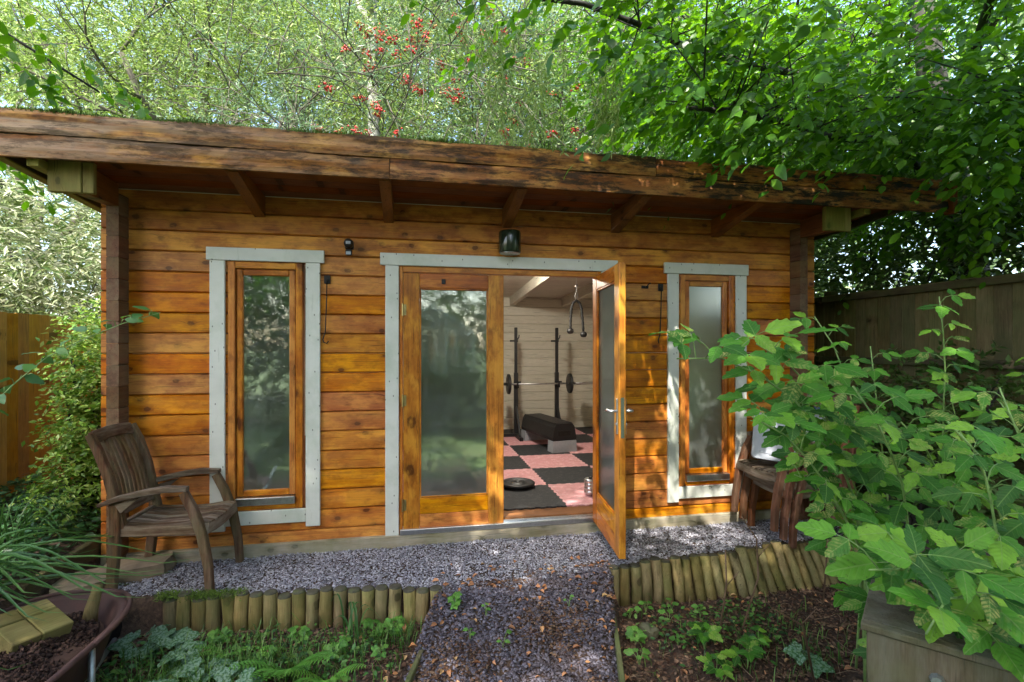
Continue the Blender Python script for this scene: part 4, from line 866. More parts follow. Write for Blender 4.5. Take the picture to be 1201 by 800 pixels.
# local x runs along the front face, y into the box
L_, D_, H_ = .62, .40, .81
mb = MB(); mb.box(-.26, L_-.26, 0, .022, 0, H_, c=.004); mb.build('front_panel', M['boxw'], t)
for x in (-.26, L_-.26-.02): mb = MB(); mb.box(x, x+.02, .0225, D_, 0, H_-.003, c=.004); mb.build('side_panel', M['boxw'], t)
mb = MB(); mb.box(-.239, L_-.281, D_-.02, D_-.001, 0, H_-.006, c=.004); mb.build('back_panel', M['boxw'], t)
mb = MB(); mb.box(-.275, L_-.245, -.012, .03, H_+.001, H_+.024, c=.004); mb.box(-.275, L_-.245, .034, D_+.01, H_+.001, H_+.022, c=.004); mb.build('lid', M['boxw'], t)
mb = MB(); mb.tube([(-.08, -.016, .72), (.04, -.03, .712), (.17, -.014, .708)], .006, 8); mb.lathe([(.015, -.02), (.02, 0)], (-.08, 0, .72), 8, 'y'); mb.box(-.092, -.068, -.006, -.0005, .65, .715, c=.002); mb.build('handle', M['galv'], t)

# ------------------------------------------------------------------ leaves as separate parts
def leaflet_mesh(name, mat, w=.36, seed=0, serr=.10, pleat=.03, fold=.12, droop=.22, lobes=0.0, rows=8):
    r = random.Random(seed); vs = [(0, 0, 0)]; fs = []
    for i in range(1, rows):
        t = i/rows; wd = w*(math.sin(math.pi*t**.72)**.85)*(1+lobes*math.cos(t*math.pi*5)); z0 = -droop*t*t
        for j in (-2, -1, 0, 1, 2):
            sr = (1+(serr if i % 2 else -serr)) if abs(j) == 2 else 1
            y = j/2*wd*sr; x = t-(.05 if abs(j) == 2 else .0)*(1 if i % 2 == 0 else -.6)+abs(j)*.012
            vs.append((x, y, z0+abs(y)*fold+(pleat if i % 2 else -pleat)*abs(j)/2*wd*1.6+r.gauss(0, .006)-(.25*abs(y)**2)))
    vs.append((1.0, 0, -droop-.03))
    I = lambda i, j: 1+(i-1)*5+(j+2)
    for j in (-2, -1, 0, 1): fs.append((0, I(1, j), I(1, j+1)))
    for i in range(1, rows-1):
        for j in (-2, -1, 0, 1): fs.append((I(i, j), I(i+1, j), I(i+1, j+1), I(i, j+1)))
    for j in (-2, -1, 0, 1): fs.append((I(rows-1, j), len(vs)-1, I(rows-1, j+1)))
    me = bpy.data.meshes.new(name); me.from_pydata(vs, [], fs); me.materials.append(mat); me.polygons.foreach_set('use_smooth', [True]*len(fs)); return me
RL = [leaflet_mesh('leaf', M['l_rasp'], w=.27+.03*(k % 3), seed=k, serr=.07+.03*(k % 2), droop=.12+.12*k/3, pleat=.018, fold=.16) for k in range(4)]
SP = [leaflet_mesh('leaf', M['l_spray'], w=.27, seed=20+k, serr=.0, pleat=.0, droop=.1+.08*k, rows=6) for k in range(3)]
SD = [leaflet_mesh('leaf', M['l_seed'], w=.40, seed=30+k, serr=.06, pleat=.02, droop=.15+.1*k, rows=6) for k in range(3)]
SV = [leaflet_mesh('leaf', M['l_silver'], w=.40, seed=40+k, serr=.04, pleat=.02, droop=.2, rows=6) for k in range(2)]
HB = [leaflet_mesh('leaf', M['l_hornobj'], w=.25, seed=50+k, serr=.02, pleat=.02, droop=.15+.1*k, rows=6) for k in range(3)]
def put(parent, meshes, P, X, N, s, name='leaf'):
    X = Vector(X).normalized(); N = Vector(N); N = (N-X*N.dot(X)); N = N.normalized() if N.length > 1e-4 else X.orthogonal().normalized(); Y = N.cross(X)
    o = bpy.data.objects.new(name, random.choice(meshes)); COL.objects.link(o); o.parent = parent
    P = Vector(P)-parent.location
    o.matrix_local = Matrix(((X.x*s, Y.x*s, N.x*s, P.x), (X.y*s, Y.y*s, N.y*s, P.y), (X.z*s, Y.z*s, N.z*s, P.z), (0, 0, 0, 1)))
    return o
CAMV = Vector((-.25, -1, .25))
def polyat(pts, u):
    L = [(Vector(b)-Vector(a)).length for a, b in zip(pts, pts[1:])]; d = u*sum(L)
    for a, b, l in zip(pts, pts[1:], L):
        if d <= l: return Vector(a).lerp(Vector(b), d/l), (Vector(b)-Vector(a)).normalized()
        d -= l
    return Vector(pts[-1]), (Vector(pts[-1])-Vector(pts[-2])).normalized()
def cane(label, pts, n, size, name='raspberry_cane', cat_='raspberry plant', meshes=RL, leaflets=3, r=.007, u0=.15, group='raspberry canes', green=True, bias=.7, pet=1.0, size_end=.75):
    t = thing(name, label, cat_, pts[0], group=group); b = Vector(pts[0]); mb = MB(); m = len(pts)
    sp = [polyat(pts, k/10)[0] for k in range(11)]
    mb.tube([p-b for p in sp], [r*(1-.55*k/10) for k in range(11)], 6)
    az = random.random()*6.28
    for i in range(n):
        u = u0+(1-u0)*(i+random.random()*.6)/n; p, d = polyat(pts, min(u, 1)); az += 2.4
        h = Vector((math.cos(az), math.sin(az), .35)); dirn = (h-d*h.dot(d)*.6+CAMV*bias*.5).normalized()
        s = size*(1-(1-size_end)*u)*random.uniform(.75, 1.2); pl = s*random.uniform(.5, .9)*pet
        q = p+dirn*pl+Vector((0, 0, .02)); e = q+(dirn+Vector((0, 0, -.35))).normalized()*s*(.28 if leaflets == 3 else .45) if leaflets > 1 else q
        mb.tube([p-b, p.lerp(q, .5)-b+Vector((0, 0, .012)), q-b]+([e-b] if leaflets > 1 else []), [.0025, .002, .0015]+([.0012] if leaflets > 1 else []), 4)
        N = Vector((random.gauss(0, .3), random.gauss(0, .3), 1))+CAMV*random.uniform(.5, 1.5)
        side = N.cross(dirn).normalized(); dd = (dirn+Vector((0, 0, -.45))).normalized()
        put(t, meshes, e, dd, N, s)
        if leaflets >= 3:
            for sg in (-1, 1): put(t, meshes, q, dd*.35+side*sg+Vector((0, 0, -.15)), N+side*sg*.3, s*random.uniform(.74, .9))
        if leaflets > 3:
            for sg in (-1, 1): put(t, meshes, q.lerp(e, .85), dd*.55+side*sg*.8, N, s*random.uniform(.75, .9))
    mb.build('stem', M['canegreen' if green else 'cane'], t, True); return t
cane('raspberry shoot reaching furthest left across the right window', [(2.15, -1.75, -.2), (2.12, -1.80, .5), (1.92, -1.84, .95), (1.62, -1.88, 1.25), (1.30, -1.93, 1.40), (1.04, -1.97, 1.40)], 20, 0.132, u0=.5, size_end=.95)
cane('raspberry shoot just below the leftmost shoot, over the stacked chairs', [(2.2, -1.7, -.2), (2.0, -1.9, .5), (1.72, -2.0, .85), (1.48, -2.08, 1.08), (1.27, -2.12, 1.18)], 19, 0.115, u0=.35)
cane('upright raspberry shoot standing tallest in front of the right fence', [(2.85, -1.5, -.2), (2.80, -1.6, .5), (2.72, -1.66, 1.0), (2.69, -1.70, 1.4), (2.60, -1.74, 1.70)], 22, 0.109, u0=.5, size_end=.8)
cane('raspberry cane arching over the middle of the leafy mass', [(2.3, -1.8, -.2), (2.15, -1.98, .45), (1.97, -2.12, .85), (1.77, -2.2, 1.13), (1.62, -2.22, 1.30)], 22, 0.121, u0=.3)
cane('raspberry cane with the large leaves drooping over the wooden box', [(2.05, -2.2, -.2), (1.9, -2.38, .40), (1.68, -2.52, .66), (1.48, -2.58, .78), (1.30, -2.60, .80)], 19, 0.155, u0=.35, size_end=.95)
cane('raspberry cane at the right edge above the wooden box', [(2.15, -2.3, -.2), (1.98, -2.46, .5), (1.90, -2.5, .85), (1.84, -2.5, 1.08), (1.74, -2.47, 1.2)], 20, 0.132, u0=.35)
cane('slender raspberry cane with ragged leaves near the cabin corner', [(2.75, -1.2, -.2), (2.6, -1.35, .5), (2.48, -1.4, .95), (2.38, -1.36, 1.4), (2.25, -1.32, 1.62)], 18, 0.115, u0=.35)
cane('raspberry cane low in front of the stacked chairs', [(2.3, -1.55, -.25), (2.22, -1.66, .25), (2.08, -1.72, .6), (1.88, -1.76, .80), (1.72, -1.8, .86)], 18, 0.127, u0=.25)
cane('raspberry cane hidden deep in the middle of the leafy mass', [(2.7, -1.7, -.25), (2.55, -1.85, .35), (2.4, -1.95, .75), (2.22, -2.0, 1.0), (2.08, -2.0, 1.12)], 23, 0.121, u0=.15)
cane('raspberry cane right of the middle, leaves facing the path', [(2.55, -2.1, -.25), (2.4, -2.2, .4), (2.25, -2.28, .75), (2.1, -2.3, 1.0), (2.0, -2.28, 1.1)], 23, 0.127, u0=.15)
cane('dark leaved raspberry cane against the right fence', [(3.3, -1.3, -.2), (3.2, -1.45, .4), (3.05, -1.5, .9), (2.95, -1.5, 1.25)], 22, 0.115, u0=.15)
cane('raspberry cane overhanging the right rim of the wooden box', [(2.2, -2.7, -.2), (2.0, -2.82, .35), (1.82, -2.88, .6), (1.66, -2.9, .66)], 12, 0.138, u0=.4)
cane('short raspberry cane between the log edging and the box', [(2.2, -1.95, -.25), (2.0, -2.08, .2), (1.82, -2.15, .42), (1.68, -2.18, .5)], 14, 0.138, u0=.3)
cane('short raspberry cane leaning behind the box towards the bed', [(2.3, -2.3, -.25), (2.05, -2.32, .3), (1.86, -2.34, .55), (1.72, -2.36, .62)], 14, 0.149, u0=.3)
cane('tall airy raspberry cane left of the tallest shoot', [(2.7, -1.35, -.2), (2.62, -1.45, .5), (2.50, -1.5, 1.0), (2.42, -1.52, 1.45)], 14, 0.112, u0=.35)
cane('tall airy raspberry cane right of the tallest shoot', [(3.3, -1.7, -.2), (3.2, -1.8, .5), (3.05, -1.85, 1.0), (2.98, -1.86, 1.5)], 15, 0.118, u0=.3)
cane('raspberry cane against the fence at the right edge', [(3.5, -2.1, -.2), (3.35, -2.15, .5), (3.12, -2.15, 1.0), (2.95, -2.12, 1.35)], 15, 0.123, u0=.3)
cane('raspberry cane filling the gap above the stacked chairs', [(2.45, -1.5, -.25), (2.32, -1.62, .4), (2.15, -1.68, .8), (1.98, -1.72, 1.08), (1.80, -1.78, 1.18)], 14, 0.129, u0=.35)
cane('raspberry cane in front of the damp fence, right of the tallest shoot', [(3.1, -1.9, -.2), (2.95, -2.0, .5), (2.75, -2.05, .95), (2.55, -2.05, 1.2)], 16, 0.129, u0=.2)
cane('raspberry cane at the right edge, leaves level with the fence rail', [(2.5, -2.35, -.2), (2.35, -2.42, .5), (2.2, -2.42, .95), (2.08, -2.38, 1.3)], 14, 0.129, u0=.2)
cane('raspberry cane with big leaves hanging over the front of the box', [(1.95, -2.35, -.2), (1.8, -2.5, .4), (1.62, -2.62, .70), (1.47, -2.68, .74), (1.38, -2.70, .66)], 10, 0.140, u0=.4, size_end=.95)
cane('raspberry cane spilling over the left rim of the box', [(1.9, -2.2, -.25), (1.78, -2.36, .3), (1.62, -2.48, .62), (1.46, -2.52, .68)], 10, 0.146, u0=.4)
cane('raspberry cane drooping over the handle side of the box', [(2.1, -2.5, -.2), (1.9, -2.66, .45), (1.72, -2.74, .66), (1.60, -2.78, .56)], 9, 0.140, u0=.45)
cane('raspberry cane low at the right edge of the box', [(2.2, -2.5, -.2), (2.05, -2.65, .35), (1.9, -2.72, .66), (1.78, -2.74, .72)], 10, 0.146, u0=.3)
cane('raspberry shoot just above the leftmost shoot, crossing the right window trim', [(2.3, -1.6, -.2), (2.2, -1.68, .5), (2.0, -1.75, 1.0), (1.72, -1.84, 1.34), (1.45, -1.9, 1.46)], 15, .13, u0=.5, size_end=.95)
cane('raspberry shoot hanging its leaves between the lid and the right window', [(2.3, -1.7, -.2), (2.15, -1.78, .5), (1.9, -1.86, .95), (1.62, -1.92, 1.12), (1.38, -1.96, 1.14)], 14, .135, u0=.5, size_end=.95)
cane('spray of oval leaves reaching across the left cabin corner', [(-2.55, -.95, .3), (-2.3, -.88, .85), (-2.06, -.82, 1.2), (-1.88, -.76, 1.40), (-1.64, -.70, 1.55), (-1.40, -.65, 1.64)], 30, .105, name='leafy_shoot', cat_='shoot', meshes=SP, leaflets=1, r=.005, u0=.35, group=None, bias=.2, pet=.25, size_end=.8)
# bare dry canes among the raspberries
for lab, pts in (('thin bare brown cane rising from the right bed', [(1.72, -1.2, -.25), (1.74, -1.25, .1), (1.70, -1.3, .32)]), ('long bare cane bending over the log edging', [(1.9, -1.15, -.25), (1.98, -1.2, .1), (1.93, -1.25, .35), (1.80, -1.3, .5)]), ('pale bare stalk in front of the right fence', [(2.6, -1.0, -.2), (2.62, -1.05, .6), (2.58, -1.05, 1.15)]), ('bare forked stalk leaning towards the box', [(2.0, -1.6, -.25), (1.85, -1.7, .1), (1.62, -1.8, .25)])):
    mb = MB(); mb.tube(pts, [.006, .005, .004, .003][:len(pts)], 6); p, d = polyat(pts, .6); mb.tube([p, p+Vector((.06, -.03, .09))], [.003, .002], 5); tag(mb.build('bare_cane', M['cane'], None, True), lab, 'cane')

def rosette(label, x, y, n, size, meshes, h=.05, name='seedling', cat_='seedling', group='seedlings in the beds', tri=False):
    z = float(ground(x, y)); t = thing(name, label, cat_, (x, y, z), group=group); mb = MB()
    for i in range(n):
        a = i*2.4+random.random(); hh = h*random.uniform(.4, 1.3); r = size*random.uniform(.2, .7); p = Vector((x+math.cos(a)*r, y+math.sin(a)*r, z+hh+.012)); d = Vector((math.cos(a), math.sin(a), .1))
        mb.tube([(0, 0, 0), (p-t.location)*.6+Vector((0, 0, .01)), p-t.location], .0014, 4)
        s = size*random.uniform(.7, 1.2); N = Vector((0, 0, 1))+CAMV*.5+Vector((random.gauss(0, .2), random.gauss(0, .2), 0)); put(t, meshes, p, d, N, s)
        if tri:
            sd2 = N.cross(d).normalized()
            for sg in (-1, 1): put(t, meshes, p, d*.3+sd2*sg, N, s*.85)
    mb.build('stem', M['canegreen'], t)
SEED = [(1.33, -.86, 4, .04, 'at the foot of the first right edging stakes'), (1.45, -.83, 4, .045, 'under the third right edging stake'), (1.62, -.84, 5, .04, 'in the mulch below the middle of the right edging'), (1.25, -1.12, 7, .05, 'sprouting against the right timber strip'), (1.19, -1.3, 5, .05, 'beside the right timber strip near the picture bottom'), (1.55, -.95, 3, .045, 'between the edging and the mossy stone'), (1.49, -1.16, 5, .035, 'bright yellow green below the mossy stone'), (1.77, -.93, 4, .045, 'in the mulch left of the bare brown cane'),
        (.40, -1.02, 4, .03, 'alone on the left half of the slate path'), (.30, -1.12, 4, .03, 'lowest left on the slate path'), (.47, -1.18, 3, .03, 'small, low on the slate path'), (.90, -.97, 3, .025, 'tiny, in the middle of the slate path'), (.23, -.93, 9, .035, 'clover like, beside the right end of the left edging'), (-.10, -.86, 10, .05, 'climbing the left edging near its right end'), (-.22, -.83, 6, .045, 'leaning on the left edging'), (-.62, -.84, 6, .04, 'against the middle of the left edging'), (-1.05, -.80, 8, .045, 'against the left end of the left edging'), (-.40, -1.02, 6, .05, 'in the left bed among the mulch'), (-.16, -1.1, 5, .035, 'in the left bed near the timber strip'), (-.75, -.98, 6, .045, 'among the grass of the left bed')]
for x, y, n, s, lab in SEED: rosette('green seedling '+lab, x, y, n, s, SD, tri=(n > 5))
for x, y, n, s, lab in ((1.62, -1.22, 7, .085, 'large pale green bramble seedling in the right bed'), (1.75, -1.42, 6, .08, 'bramble seedling near the bottom edge of the right bed'), (1.55, -1.45, 6, .075, 'bramble seedling lowest in the right bed'), (1.92, -1.28, 5, .07, 'bramble seedling right of the bare brown cane')):
    rosette(lab, x, y, n, s, RL, h=.09, name='bramble_seedling', cat_='bramble', group='bramble seedlings', tri=True)
for x, y, n, s, lab in ((-.98, -1.12, 9, .06, 'silver marked nettle in the middle of the left bed'), (-1.16, -1.0, 9, .065, 'silver marked nettle right of the wheelbarrow rim'), (-1.43, -.80, 10, .07, 'silver marked nettle just right of the wheelbarrow lip'), (-1.25, -.86, 10, .07, 'silver marked nettle below the armchair front leg'), (-.82, -1.25, 8, .055, 'silver marked nettle lowest in the left bed'), (-1.18, -1.3, 8, .06, 'silver marked nettle beside the wheelbarrow leg'), (2.05, -1.5, 6, .06, 'silver marked nettle against the wooden box')):
    rosette(lab, x, y, max(4, n-4), s*1.35, SV, h=.08, name='dead_nettle', cat_='nettle', group='silver marked nettles', tri=True)

# ferns: fronds are parts
def frond_mesh(seed):
    r = random.Random(seed); vs = []; fs = []; n = 16
    for i in range(n):
        t = (i+.5)/n; L = .22*math.sin(math.pi*(t*.92+.06))**.8; x = t; z = .18*math.sin(t*2.2)-.12*t
        for s in (-1, 1):
            k = len(vs); vs += [(x-.015, 0, z), (x+.02, s*L*.5, z+.015), (x+.05, s*L, z-.02), (x+.045, s*L*.5, z), (x+.028, 0, z)]; fs += [(k, k+1, k+3, k+4), (k+1, k+2, k+3)]
    k = len(vs); vs += [(0, .004, 0), (0, -.004, 0), (.5, -.003, .1), (.5, .003, .1), (1, 0, .02)]; fs += [(k, k+1, k+2, k+3), (k+2, k+4, k+3)]
    me = bpy.data.meshes.new('frond'); me.from_pydata(vs, [], fs); me.materials.append(M['l_seed2']); return me
M['l_seed2'] = leafmat('fern fronds', [(.06, .2, .02), (.10, .28, .035), (.16, .36, .05)], .35, .5, obj=True)
FR = [frond_mesh(k) for k in range(2)]
for x, y, n, s, lab in ((-.62, -1.12, 8, .30, 'bright green fern in the middle of the left bed'), (-.42, -1.22, 6, .22, 'small fern near the lower edge of the left bed'), (-.95, -.93, 5, .17, 'small fern behind the grass below the left edging')):
    z = float(ground(x, y)); t = thing('fern', lab, 'fern', (x, y, z))
    for i in range(n): a = -2.9+i*(2.9/n)+random.uniform(-.2, .2); put(t, FR, (x, y, z+.01), (math.cos(a), math.sin(a), .45), (math.cos(a)*-.4, math.sin(a)*-.4, 1), s*random.uniform(.8, 1.15), 'frond')
# grass over the left bed: stuff
def blades(n, cx, cy, rx, ry, h, zadd=0.0):
    x = cx+RNG.normal(size=n)*rx; y = cy+RNG.normal(size=n)*ry; k = (y < yedge(x)-.07) & (np.abs(x-pcx(y)) > .6); x, y = x[k], y[k]; n = len(x)
    P = np.column_stack([x, y, ground(x, y)+zadd]); a = RNG.uniform(0, 2*np.pi, n); H = h*RNG.uniform(.5, 1.3, n); w = .0028; b = RNG.uniform(.3, 1.1, n)
    d = np.column_stack([np.cos(a), np.sin(a), np.zeros(n)]); s = np.column_stack([-np.sin(a), np.cos(a), np.zeros(n)])*w; up = np.array([0, 0, 1.0])
    rows = [(0, 0, 1), (.18, .55, .9), (.5, .9, .6), (.9, .85, .05)]; V = []
    for o_, u, ww in rows:
        c = P+d*(o_*b*H)[:, None]+up*(u*H)[:, None]; V += [c+s*ww, c-s*ww]
    V = np.stack(V, 1); F = np.array([(0, 1, 3, 2), (2, 3, 5, 4), (4, 5, 7, 6)]); return V.reshape(-1, 3), (F[None]+(np.arange(n)*8)[:, None, None]).reshape(-1, 4)
V, F = cat([blades(520, -.85, -1.06, .20, .14, .11), blades(260, -.45, -1.15, .25, .10, .08), blades(260, -1.2, -1.2, .2, .2, .14), blades(160, -.15, -.95, .12, .06, .10), blades(220, 2.0, -1.3, .35, .2, .10)])
tag(np_mesh('grass', V, F, M['l_grass']), 'fine green grass growing through the mulch of the beds', 'grass', kind='stuff')
n = 1500; cx = RNG.choice([-1.42, -1.35, -1.15, -.95, -.75, -.5, -.25, 1.5, 1.85, 2.1], n); P = np.column_stack([cx+RNG.normal(size=n)*.11, -1.05+RNG.normal(size=n)*.16]); P = P[(P[:, 1] < yedge(P[:, 0])-.09-.15*(P[:, 0] > 1.4)) & (np.abs(P[:, 0]-pcx(P[:, 1])) > .62)]; m = len(P)
V, F = scat(T_OV[0], T_OV[1], np.column_stack([P, ground(P[:, 0], P[:, 1])+RNG.uniform(.012, .07, m)]), np.column_stack([RNG.normal(size=(m, 2)), RNG.normal(size=m)*.3]), np.column_stack([RNG.normal(size=(m, 2))*.4, np.ones(m)])+np.array([0, -.3, 0]), RNG.uniform(.015, .042, m))
tag(np_mesh('bed_ground_cover', V, F, M['l_bedmix']), 'small mixed green leaves creeping over the mulch of both beds', 'ground cover', kind='stuff')
# strap leaved clumps: every blade a part
def strap(parent, base, a, L, rise, w):
    base = Vector(base)-parent.location; d = Vector((math.cos(a), math.sin(a), 0)); s = Vector((-math.sin(a), math.cos(a), 0)); vs = []; fs = []; m = 10
    for k in range(m+1):
        t = k/m; p = base+d*(L*(t*.35+.65*t*t))+Vector((0, 0, rise*math.sin(min(1, t*1.12)*math.pi*.78))); ww = w*(1-t**3)*(.6+.4*min(1, t*5))/2
        vs += [p+s*ww+Vector((0, 0, ww*.7)), p, p-s*ww+Vector((0, 0, ww*.7))]
    for k in range(m): i = k*3; fs += [(i, i+1, i+4, i+3), (i+1, i+2, i+5, i+4)]
    me = bpy.data.meshes.new('strap_leaf'); me.from_pydata([tuple(v) for v in vs], [], fs); me.materials.append(M['l_blade']); me.polygons.foreach_set('use_smooth', [True]*len(fs)); return link_mesh('strap_leaf', me, parent)
for lab, c, n, A, L, R, w in (('arching strap leaved clump behind the wheelbarrow at the left edge', (-2.22, -1.02, .08), 28, (-1.0, 1.2), (.5, 1.15), (.18, .5), .028), ('strap leaved clump in front of the wheelbarrow at the lower left', (-1.95, -1.72, -.05), 14, (-.5, 1.8), (.35, .6), (.2, .36), .024), ('grassy strap leaved tuft on the left bank by the cabin corner', (-2.33, -.35, .15), 20, (-2.2, 1.6), (.25, .5), (.2, .42), .010), ('small strap leaved tuft in the left bed against the log edging', (-.33, -.90, -.26), 8, (.2, 2.9), (.12, .3), (.16, .30), .013)):
    t = thing('strap_leaf_clump', lab, 'plant', c)
    for i in range(n): strap(t, (c[0]+random.uniform(-.05, .05), c[1]+random.uniform(-.05, .05), c[2]), random.uniform(*A), random.uniform(*L), random.uniform(*R), w*random.uniform(.8, 1.2))

# ------------------------------------------------------------------ fences
def fence_panel(label, x, y0, y1, z0, z1, mat, rails, side, drop=0.0):
    t = thing('garden_fence', label, 'fence', (x, (y0+y1)/2, z0)); b = t.location; n = int((y1-y0)/.118)
    for i in range(n):
        a = y0+(y1-y0)*i/n-b.y; c = a+(y1-y0)/n; h = z1-z0+random.uniform(-.004, .004)
        mb = MB(); s = side; mb.prism([(0, a), (s*.016, a), (s*.006, c+.012), (-s*.006, c+.012)], 0, h, 'z'); mb.build('board', mat, t)
    for z in rails: mb = MB(); mb.box(min(side*.0165, side*.06), max(side*.0165, side*.06), y0-b.y, y1-b.y, z-z0-.03, z-z0+.03, c=.004); mb.build('rail', M['rail'], t)
    return t
for i, (y0, lab) in enumerate(((-1.6, 'nearest yellow brown fence panel left of the cabin'), (-.1, 'second fence panel left of the cabin, behind the oval leaved shoot'), (1.66, 'third fence panel left of the cabin, half hidden by the bright shrub'), (3.4, 'last fence panel left of the cabin'))):
    fence_panel(lab, -3.22-.04*i, y0, y0+1.72, .08, 1.74-.012*i, M['fence'], [1.70-.012*i], 1 if False else -1)
for i, (y0, lab) in enumerate(((-2.9, 'nearest damp fence panel at the right edge'), (-1.08, 'damp fence panel behind the raspberry canes'), (.74, 'damp fence panel beside the right cabin corner'), (2.56, 'far damp fence panel beside the cabin'))):
    fence_panel(lab, 4.2, y0, y0+1.8, 0, 1.97, M['fenced'], [1.93, 1.32, .62, .12], -1)
    mb = MB(); mb.box(4.21, 4.30, y0+1.76, y0+1.85, -.1, 2.02, c=.006); tag(mb.build('fence_post', M['rail']), ['nearest', 'second', 'third', 'farthest'][i]+' post of the damp right fence', 'fence post')

# ------------------------------------------------------------------ shrubs and trees
def shrub(name, label, base, boxes, leafm, size, tmpl=T_DIA, K=8, L=.25, droop=.3, up=1.0, stems=7, cat_='shrub', barkm='bark_d', filt=None):
    th = thing(name, label, cat_, base); b = Vector(base); mb = MB(); ps = []
    for (c, r, n) in boxes:
        m = n//K; u = unit(m)*(RNG.random((m, 1))**.45); P = np.array(c)+u*np.array(r); D = norm(u*np.array([1, 1, .6])+unit(m)*.5+np.array([0, 0, .25]))
        if filt is not None: k = filt(P); P, D = P[k], D[k]; m = len(P)
        ps.append(leafset(P, D, RNG.uniform(.6, 1.2, m)*L, K, size, tmpl=tmpl, droop=droop, up=up))
        for s in range(stems):
            q = Vector(c)+Vector((random.gauss(0, r[0]*.4), random.gauss(0, r[1]*.4), r[2]*random.uniform(-.2, .8))); st = b+Vector((random.gauss(0, .08), random.gauss(0, .08), 0)); mid = (st+q)/2+Vector((0, 0, .15))
            mb.tube([st-b, mid-b, q-b], [.02, .012, .005], 5)
    mb.build('stem', M[barkm], th, True); V, F = cat(ps); o = np_mesh('foliage', V, F, M[leafm], th); o['kind'] = 'stuff'; return th
shrub('bright_shrub', 'bright green small leaved shrub between the left fence and the cabin', (-2.65, .9, .1), [((-2.46, .95, 1.30), (.24, .5, .36), 4600), ((-2.40, .75, .85), (.22, .45, .4), 4600), ((-2.75, 1.6, 1.62), (.3, .5, .22), 2000), ((-2.34, .35, .50), (.16, .3, .25), 1600)], 'l_privet', .045, L=.2, droop=.45, filt=lambda P: P[:, 0] < -2.1)
shrub('pale_thicket', 'pale arching thicket behind the left fence', (-5.0, 4.0, .2), [((-4.6, 3.2, 2.2), (1.4, 1.3, 1.2), 14000), ((-3.4, 5.2, 2.6), (1.5, 1.3, 1.5), 12000), ((-6.6, 3.8, 2.8), (1.8, 1.5, 1.6), 9000)], 'l_bank', .11, tmpl=T_LONG, L=.5, droop=.7, up=.6, filt=lambda P: (P[:, 0] < -2.35) & ~((P[:, 0] > -3.6) & (P[:, 2] < 1.7)))
gc = rej(lambda x, y: x < -2.1, -3.2, -2.08, -1.7, 1.6)(5200); z = ground(gc[:, 0], gc[:, 1])+RNG.uniform(.01, .17, len(gc))
V, F = scat(T_OV[0], T_OV[1], np.column_stack([gc, z]), np.column_stack([RNG.normal(size=(len(gc), 2)), RNG.normal(size=len(gc))*.25]), np.column_stack([RNG.normal(size=(len(gc), 2))*.45, np.ones(len(gc))]), RNG.uniform(.03, .075, len(gc)))
tag(np_mesh('ground_cover', V, F, M['l_cover']), 'dark green ground cover over the bank below the left fence', 'ground cover', kind='stuff')
shrub('dark_shrub', 'dark shrub behind the right fence beside the cabin', (5.2, 1.5, 0), [((5.0, 1.2, 2.4), (.6, 1.8, .9), 9000), ((4.9, 3.8, 2.3), (.9, 1.6, 1.1), 8000), ((5.6, -1.0, 2.5), (.9, 1.4, 1.0), 7000), ((5.2, 6.0, 2.8), (1.6, 1.3, 1.4), 7000)], 'l_hedge', .085, L=.35, K=8, filt=lambda P: (P[:, 0] > 4.35) | (P[:, 1] > 4.9))
shrub('fence_shrub', 'leafy dark shrub growing in front of the right fence behind the raspberries', (3.75, -.7, 0), [((3.75, -.9, .8), (.35, .8, .6), 3600), ((3.7, .2, .55), (.3, .5, .5), 1800)], 'l_hedge', .06, L=.22)

tree('willow_tree', 'large pale leaved willow behind the left end of the roof', (-4.2, 8.2, .3), 9.5, .15, 'l_willow', 'bark_g', 56000, .085, tmpl=T_LONG, twl=.75, depth=3, droop=.35)
tree('willow_tree', 'many stemmed willow behind the roof between the left rafters', (-1.9, 8.8, .3), 9.0, .13, 'l_willow', 'bark_g', 46000, .085, tmpl=T_LONG, twl=.7, depth=3)
tree('willow_tree', 'willow at the far left behind the pale thicket', (-8.0, 9.0, .3), 9.5, .16, 'l_willow', 'bark_g', 40000, .10, tmpl=T_LONG, twl=.8, depth=3)
tree('birch_tree', 'white trunked birch rising behind the middle of the roof', (-.74, 6.2, 0), 11, .115, 'l_far', 'birch', 16000, .06, firstfrac=.86, depth=2, twl=.6)
rt, RT = tree('rowan_tree', 'rowan tree with red berry clusters behind the middle of the roof', (.75, 6.0, 0), 7.6, .075, 'l_rowan', 'bark_g', 34000, .065, tmpl=T_LONG, twl=.55, depth=3, K=10, spread=.7)
tree('broadleaf_tree', 'grey green tree right of the rowan, behind the roof', (3.6, 9.0, .3), 9, .16, 'l_far', 'bark_g', 42000, .09, twl=.7)
tree('broadleaf_tree', 'tall tree in the second row behind the willows', (-4.6, 14, .8), 13, .2, 'l_far', 'bark_g', 34000, .13, twl=1.0)
tree('broadleaf_tree', 'tall tree in the second row behind the rowan', (1.6, 13.5, .8), 13, .2, 'l_far', 'bark_g', 36000, .13, twl=1.0)
tree('broadleaf_tree', 'leafy tree in the second row behind the right end of the roof', (7.8, 10, .4), 11, .2, 'l_horn', 'bark_d', 40000, .11, twl=.9)
tree('broadleaf_tree', 'green tree close behind the right fence', (7.0, 4.6, 0), 8, .16, 'l_horn', 'bark_d', 34000, .085, twl=.7)
